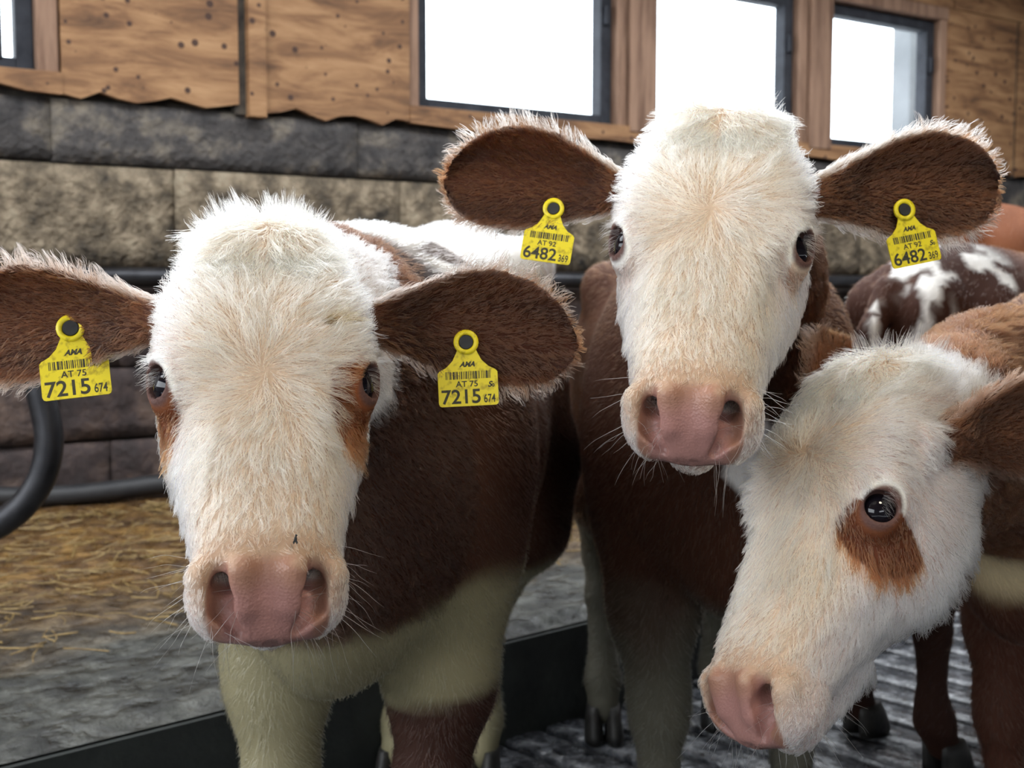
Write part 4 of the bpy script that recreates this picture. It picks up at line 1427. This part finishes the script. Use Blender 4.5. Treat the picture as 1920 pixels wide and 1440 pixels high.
def ear_tag(calf, ear_obj, u, v, rot, country, big, small, label, stamp, lean, turn, scale=1.0, stud=True, push=.002):
    # distance from the ear's own surface along the ray through the hole
    dep = np.linspace(1.0, 1.6, 1201)
    P = np.array([px(u, v, q) for q in dep])
    f = ear_obj.sdf(P)
    hit = np.argmax(f < .0005) if (f < .0005).any() else int(np.argmin(f))
    hole = P[hit] - FWD * push
    xr = RGT * math.cos(rot) + UPV * math.sin(rot)
    yu = -RGT * math.sin(rot) + UPV * math.cos(rot)
    nz = -FWD
    # turn about the vertical, lean the lower edge towards the viewer
    xr, nz = xr * math.cos(turn) + nz * math.sin(turn), nz * math.cos(turn) - xr * math.sin(turn)
    yu, nz = yu * math.cos(lean) - nz * math.sin(lean), nz * math.cos(lean) + yu * math.sin(lean)
    M = Matrix((Vector(xr), Vector(yu), Vector(nz))).transposed().to_4x4()
    M.translation = Vector(hole)
    e = empty('ear_tag', hole); e.matrix_world = M
    tag(e, label, 'ear tag')
    k = scale * .001
    # outline (mm), counter-clockwise
    out = []
    for an in np.linspace(-40, 220, 16):
        out.append((13 * math.cos(math.radians(an)), 13 * math.sin(math.radians(an))))
    left = [(-11.5, -12), (-15, -19), (-22, -26), (-29, -29.5), (-31, -32), (-31, -63), (-30, -65.5), (-28, -66.5)]
    right = [(28, -66.5), (30, -65.5), (31, -63), (31, -32), (29, -29.5), (22, -26), (15, -19), (11.5, -12)]
    out = out + left + right
    n = len(out); th = .9
    V = [(a * k, b * k, th * k) for a, b in out] + [(a * k, b * k, -th * k) for a, b in out]
    F = [tuple(range(n)), tuple(range(2 * n - 1, n - 1, -1))] + [((i + 1) % n, i, n + i, n + (i + 1) % n) for i in range(n)]
    pl = link_mesh('plate', V, F, M_TAG, e)
    ring = []
    Vr, Fr = [], []
    for j, (rr_, zz) in enumerate(((13, .9), (13, 2.6), (9.5, 2.9), (8.0, 2.2), (7.5, .9))):
        for i in range(28):
            an = 2 * math.pi * i / 28
            Vr.append((rr_ * math.cos(an) * k, rr_ * math.sin(an) * k, zz * k))
    for j in range(4):
        for i in range(28):
            i2 = (i + 1) % 28
            Fr.append((j * 28 + i, j * 28 + i2, (j + 1) * 28 + i2, (j + 1) * 28 + i))
    link_mesh('collar', Vr, Fr, M_TAG, e, True)
    bm = bmesh.new(); bmesh.ops.create_cone(bm, cap_ends=True, segments=24, radius1=8 * k, radius2=7 * k, depth=2.4 * k)
    sm = bpy.data.meshes.new('stud'); bm.to_mesh(sm); bm.free(); sm.materials.append(M_STUD)
    so = bpy.data.objects.new('stud', sm); COL.objects.link(so); so.parent = e; so.location = (0, 0, 1.6 * k)
    z = (th + .12) * k
    def put(name, pieces):
        V, F = [], []
        for (v_, f_) in pieces:
            b = len(V); V += v_; F += [tuple(b + q for q in t) for t in f_]
        return link_mesh(name, V, F, M_PRINT, e)
    put('emblem', [text_mesh('AMA', 7.2 * k, 0, -25.5 * k, z, shear=.35, bold=.35 * k)])
    r_ = random.Random(int(big))
    bars, x = [], -23.0
    while x < 23:
        w = r_.choice((.7, .7, 1.3, 2.0))
        bars.append(([(x * k, -38.5 * k, z), ((x + w) * k, -38.5 * k, z), ((x + w) * k, -30.5 * k, z), (x * k, -30.5 * k, z)], [(0, 1, 2, 3)]))
        x += w + r_.choice((.6, .6, 1.0, 1.5))
    put('barcode', bars)
    put('country_print', [text_mesh(country, 8.6 * k, -1 * k, -46.4 * k, z, bold=.16 * k, sx=1.05)])
    put('number_print', [text_mesh(big, 20.5 * k, -28.5 * k, -63.5 * k, z, 'LEFT', bold=.38 * k, sx=1.02), text_mesh(small, 12.0 * k, 15.6 * k, -63.5 * k, z, 'LEFT', bold=.22 * k, sx=.68)])
    if stamp:
        put('stamp_print', [text_mesh('S', 8.0 * k, 20.5 * k, -47.5 * k, z, 'LEFT', shear=.3, bold=.35 * k), text_mesh('o', 6.5 * k, 24.5 * k, -47.5 * k, z, 'LEFT', bold=.3 * k, sx=.8)])
    return e
ear_tag(A, A.ears[0], 134, 616, 7 * D2R, 'AT 75', '7215', '674', 'yellow ear tag 7215 on the tufted calf, in the ear beside the steel loop', False, 8 * D2R, -12 * D2R, scale=1.06)
ear_tag(A, A.ears[1], 874, 642, 3 * D2R, 'AT 75', '7215', '674', 'yellow ear tag 7215 with a stamp beside AT 75, on the tufted calf', True, 6 * D2R, 0, scale=.98)
ear_tag(B, B.ears[0], 1038, 392, -9 * D2R, 'AT 92', '6482', '369', 'yellow ear tag 6482 without a stamp, in the calf ear above the white rump', False, 4 * D2R, 10 * D2R, scale=.92)
ear_tag(B, B.ears[1], 1690, 396, 12 * D2R, 'AT 92', '6482', '369', 'yellow ear tag 6482 with a stamp beside AT 92 and dark stud showing', True, 4 * D2R, -8 * D2R, scale=.93, push=.009)

# a fly on the bridge of the tufted calf's nose
def fly(calf, u, v):
    dep = np.linspace(.9, 1.2, 1201); P = np.array([px(u, v, q) for q in dep]); f = calf.sdf(P)
    c = P[np.argmax(f < 0)] - FWD * .009
    V, F = [], []
    def blob(cc, R, n=8, m=6):
        b = len(V)
        for j in range(m + 1):
            th = math.pi * j / m
            for i in range(n):
                an = 2 * math.pi * i / n
                V.append(cc + np.array([R[0] * math.sin(th) * math.cos(an), R[1] * math.sin(th) * math.sin(an), R[2] * math.cos(th)]))
        for j in range(m):
            for i in range(n):
                F.append((b + j * n + i, b + j * n + (i + 1) % n, b + (j + 1) * n + (i + 1) % n, b + (j + 1) * n + i))
    e = empty('fly', c); tag(e, 'tiny dark fly sitting on the nose of the tufted calf', 'fly')
    blob(c, (.0013, .0013, .0024)); blob(c + np.array([.0005, 0, .0030]), (.0011, .0011, .0010))
    keep_world(link_mesh('fly_body', V, F, M_STUD, None, True), e)
    for sg in (-1, 1):
        keep_world(link_mesh('wing', [c + np.array(q) for q in ((0, -.0012, .0015), (sg * .0022, -.0014, -.0025), (sg * .0012, -.0014, -.0042), (0, -.0013, -.002))], [(0, 1, 2, 3)], M_STUD), e)
fly(A, 558, 1008)
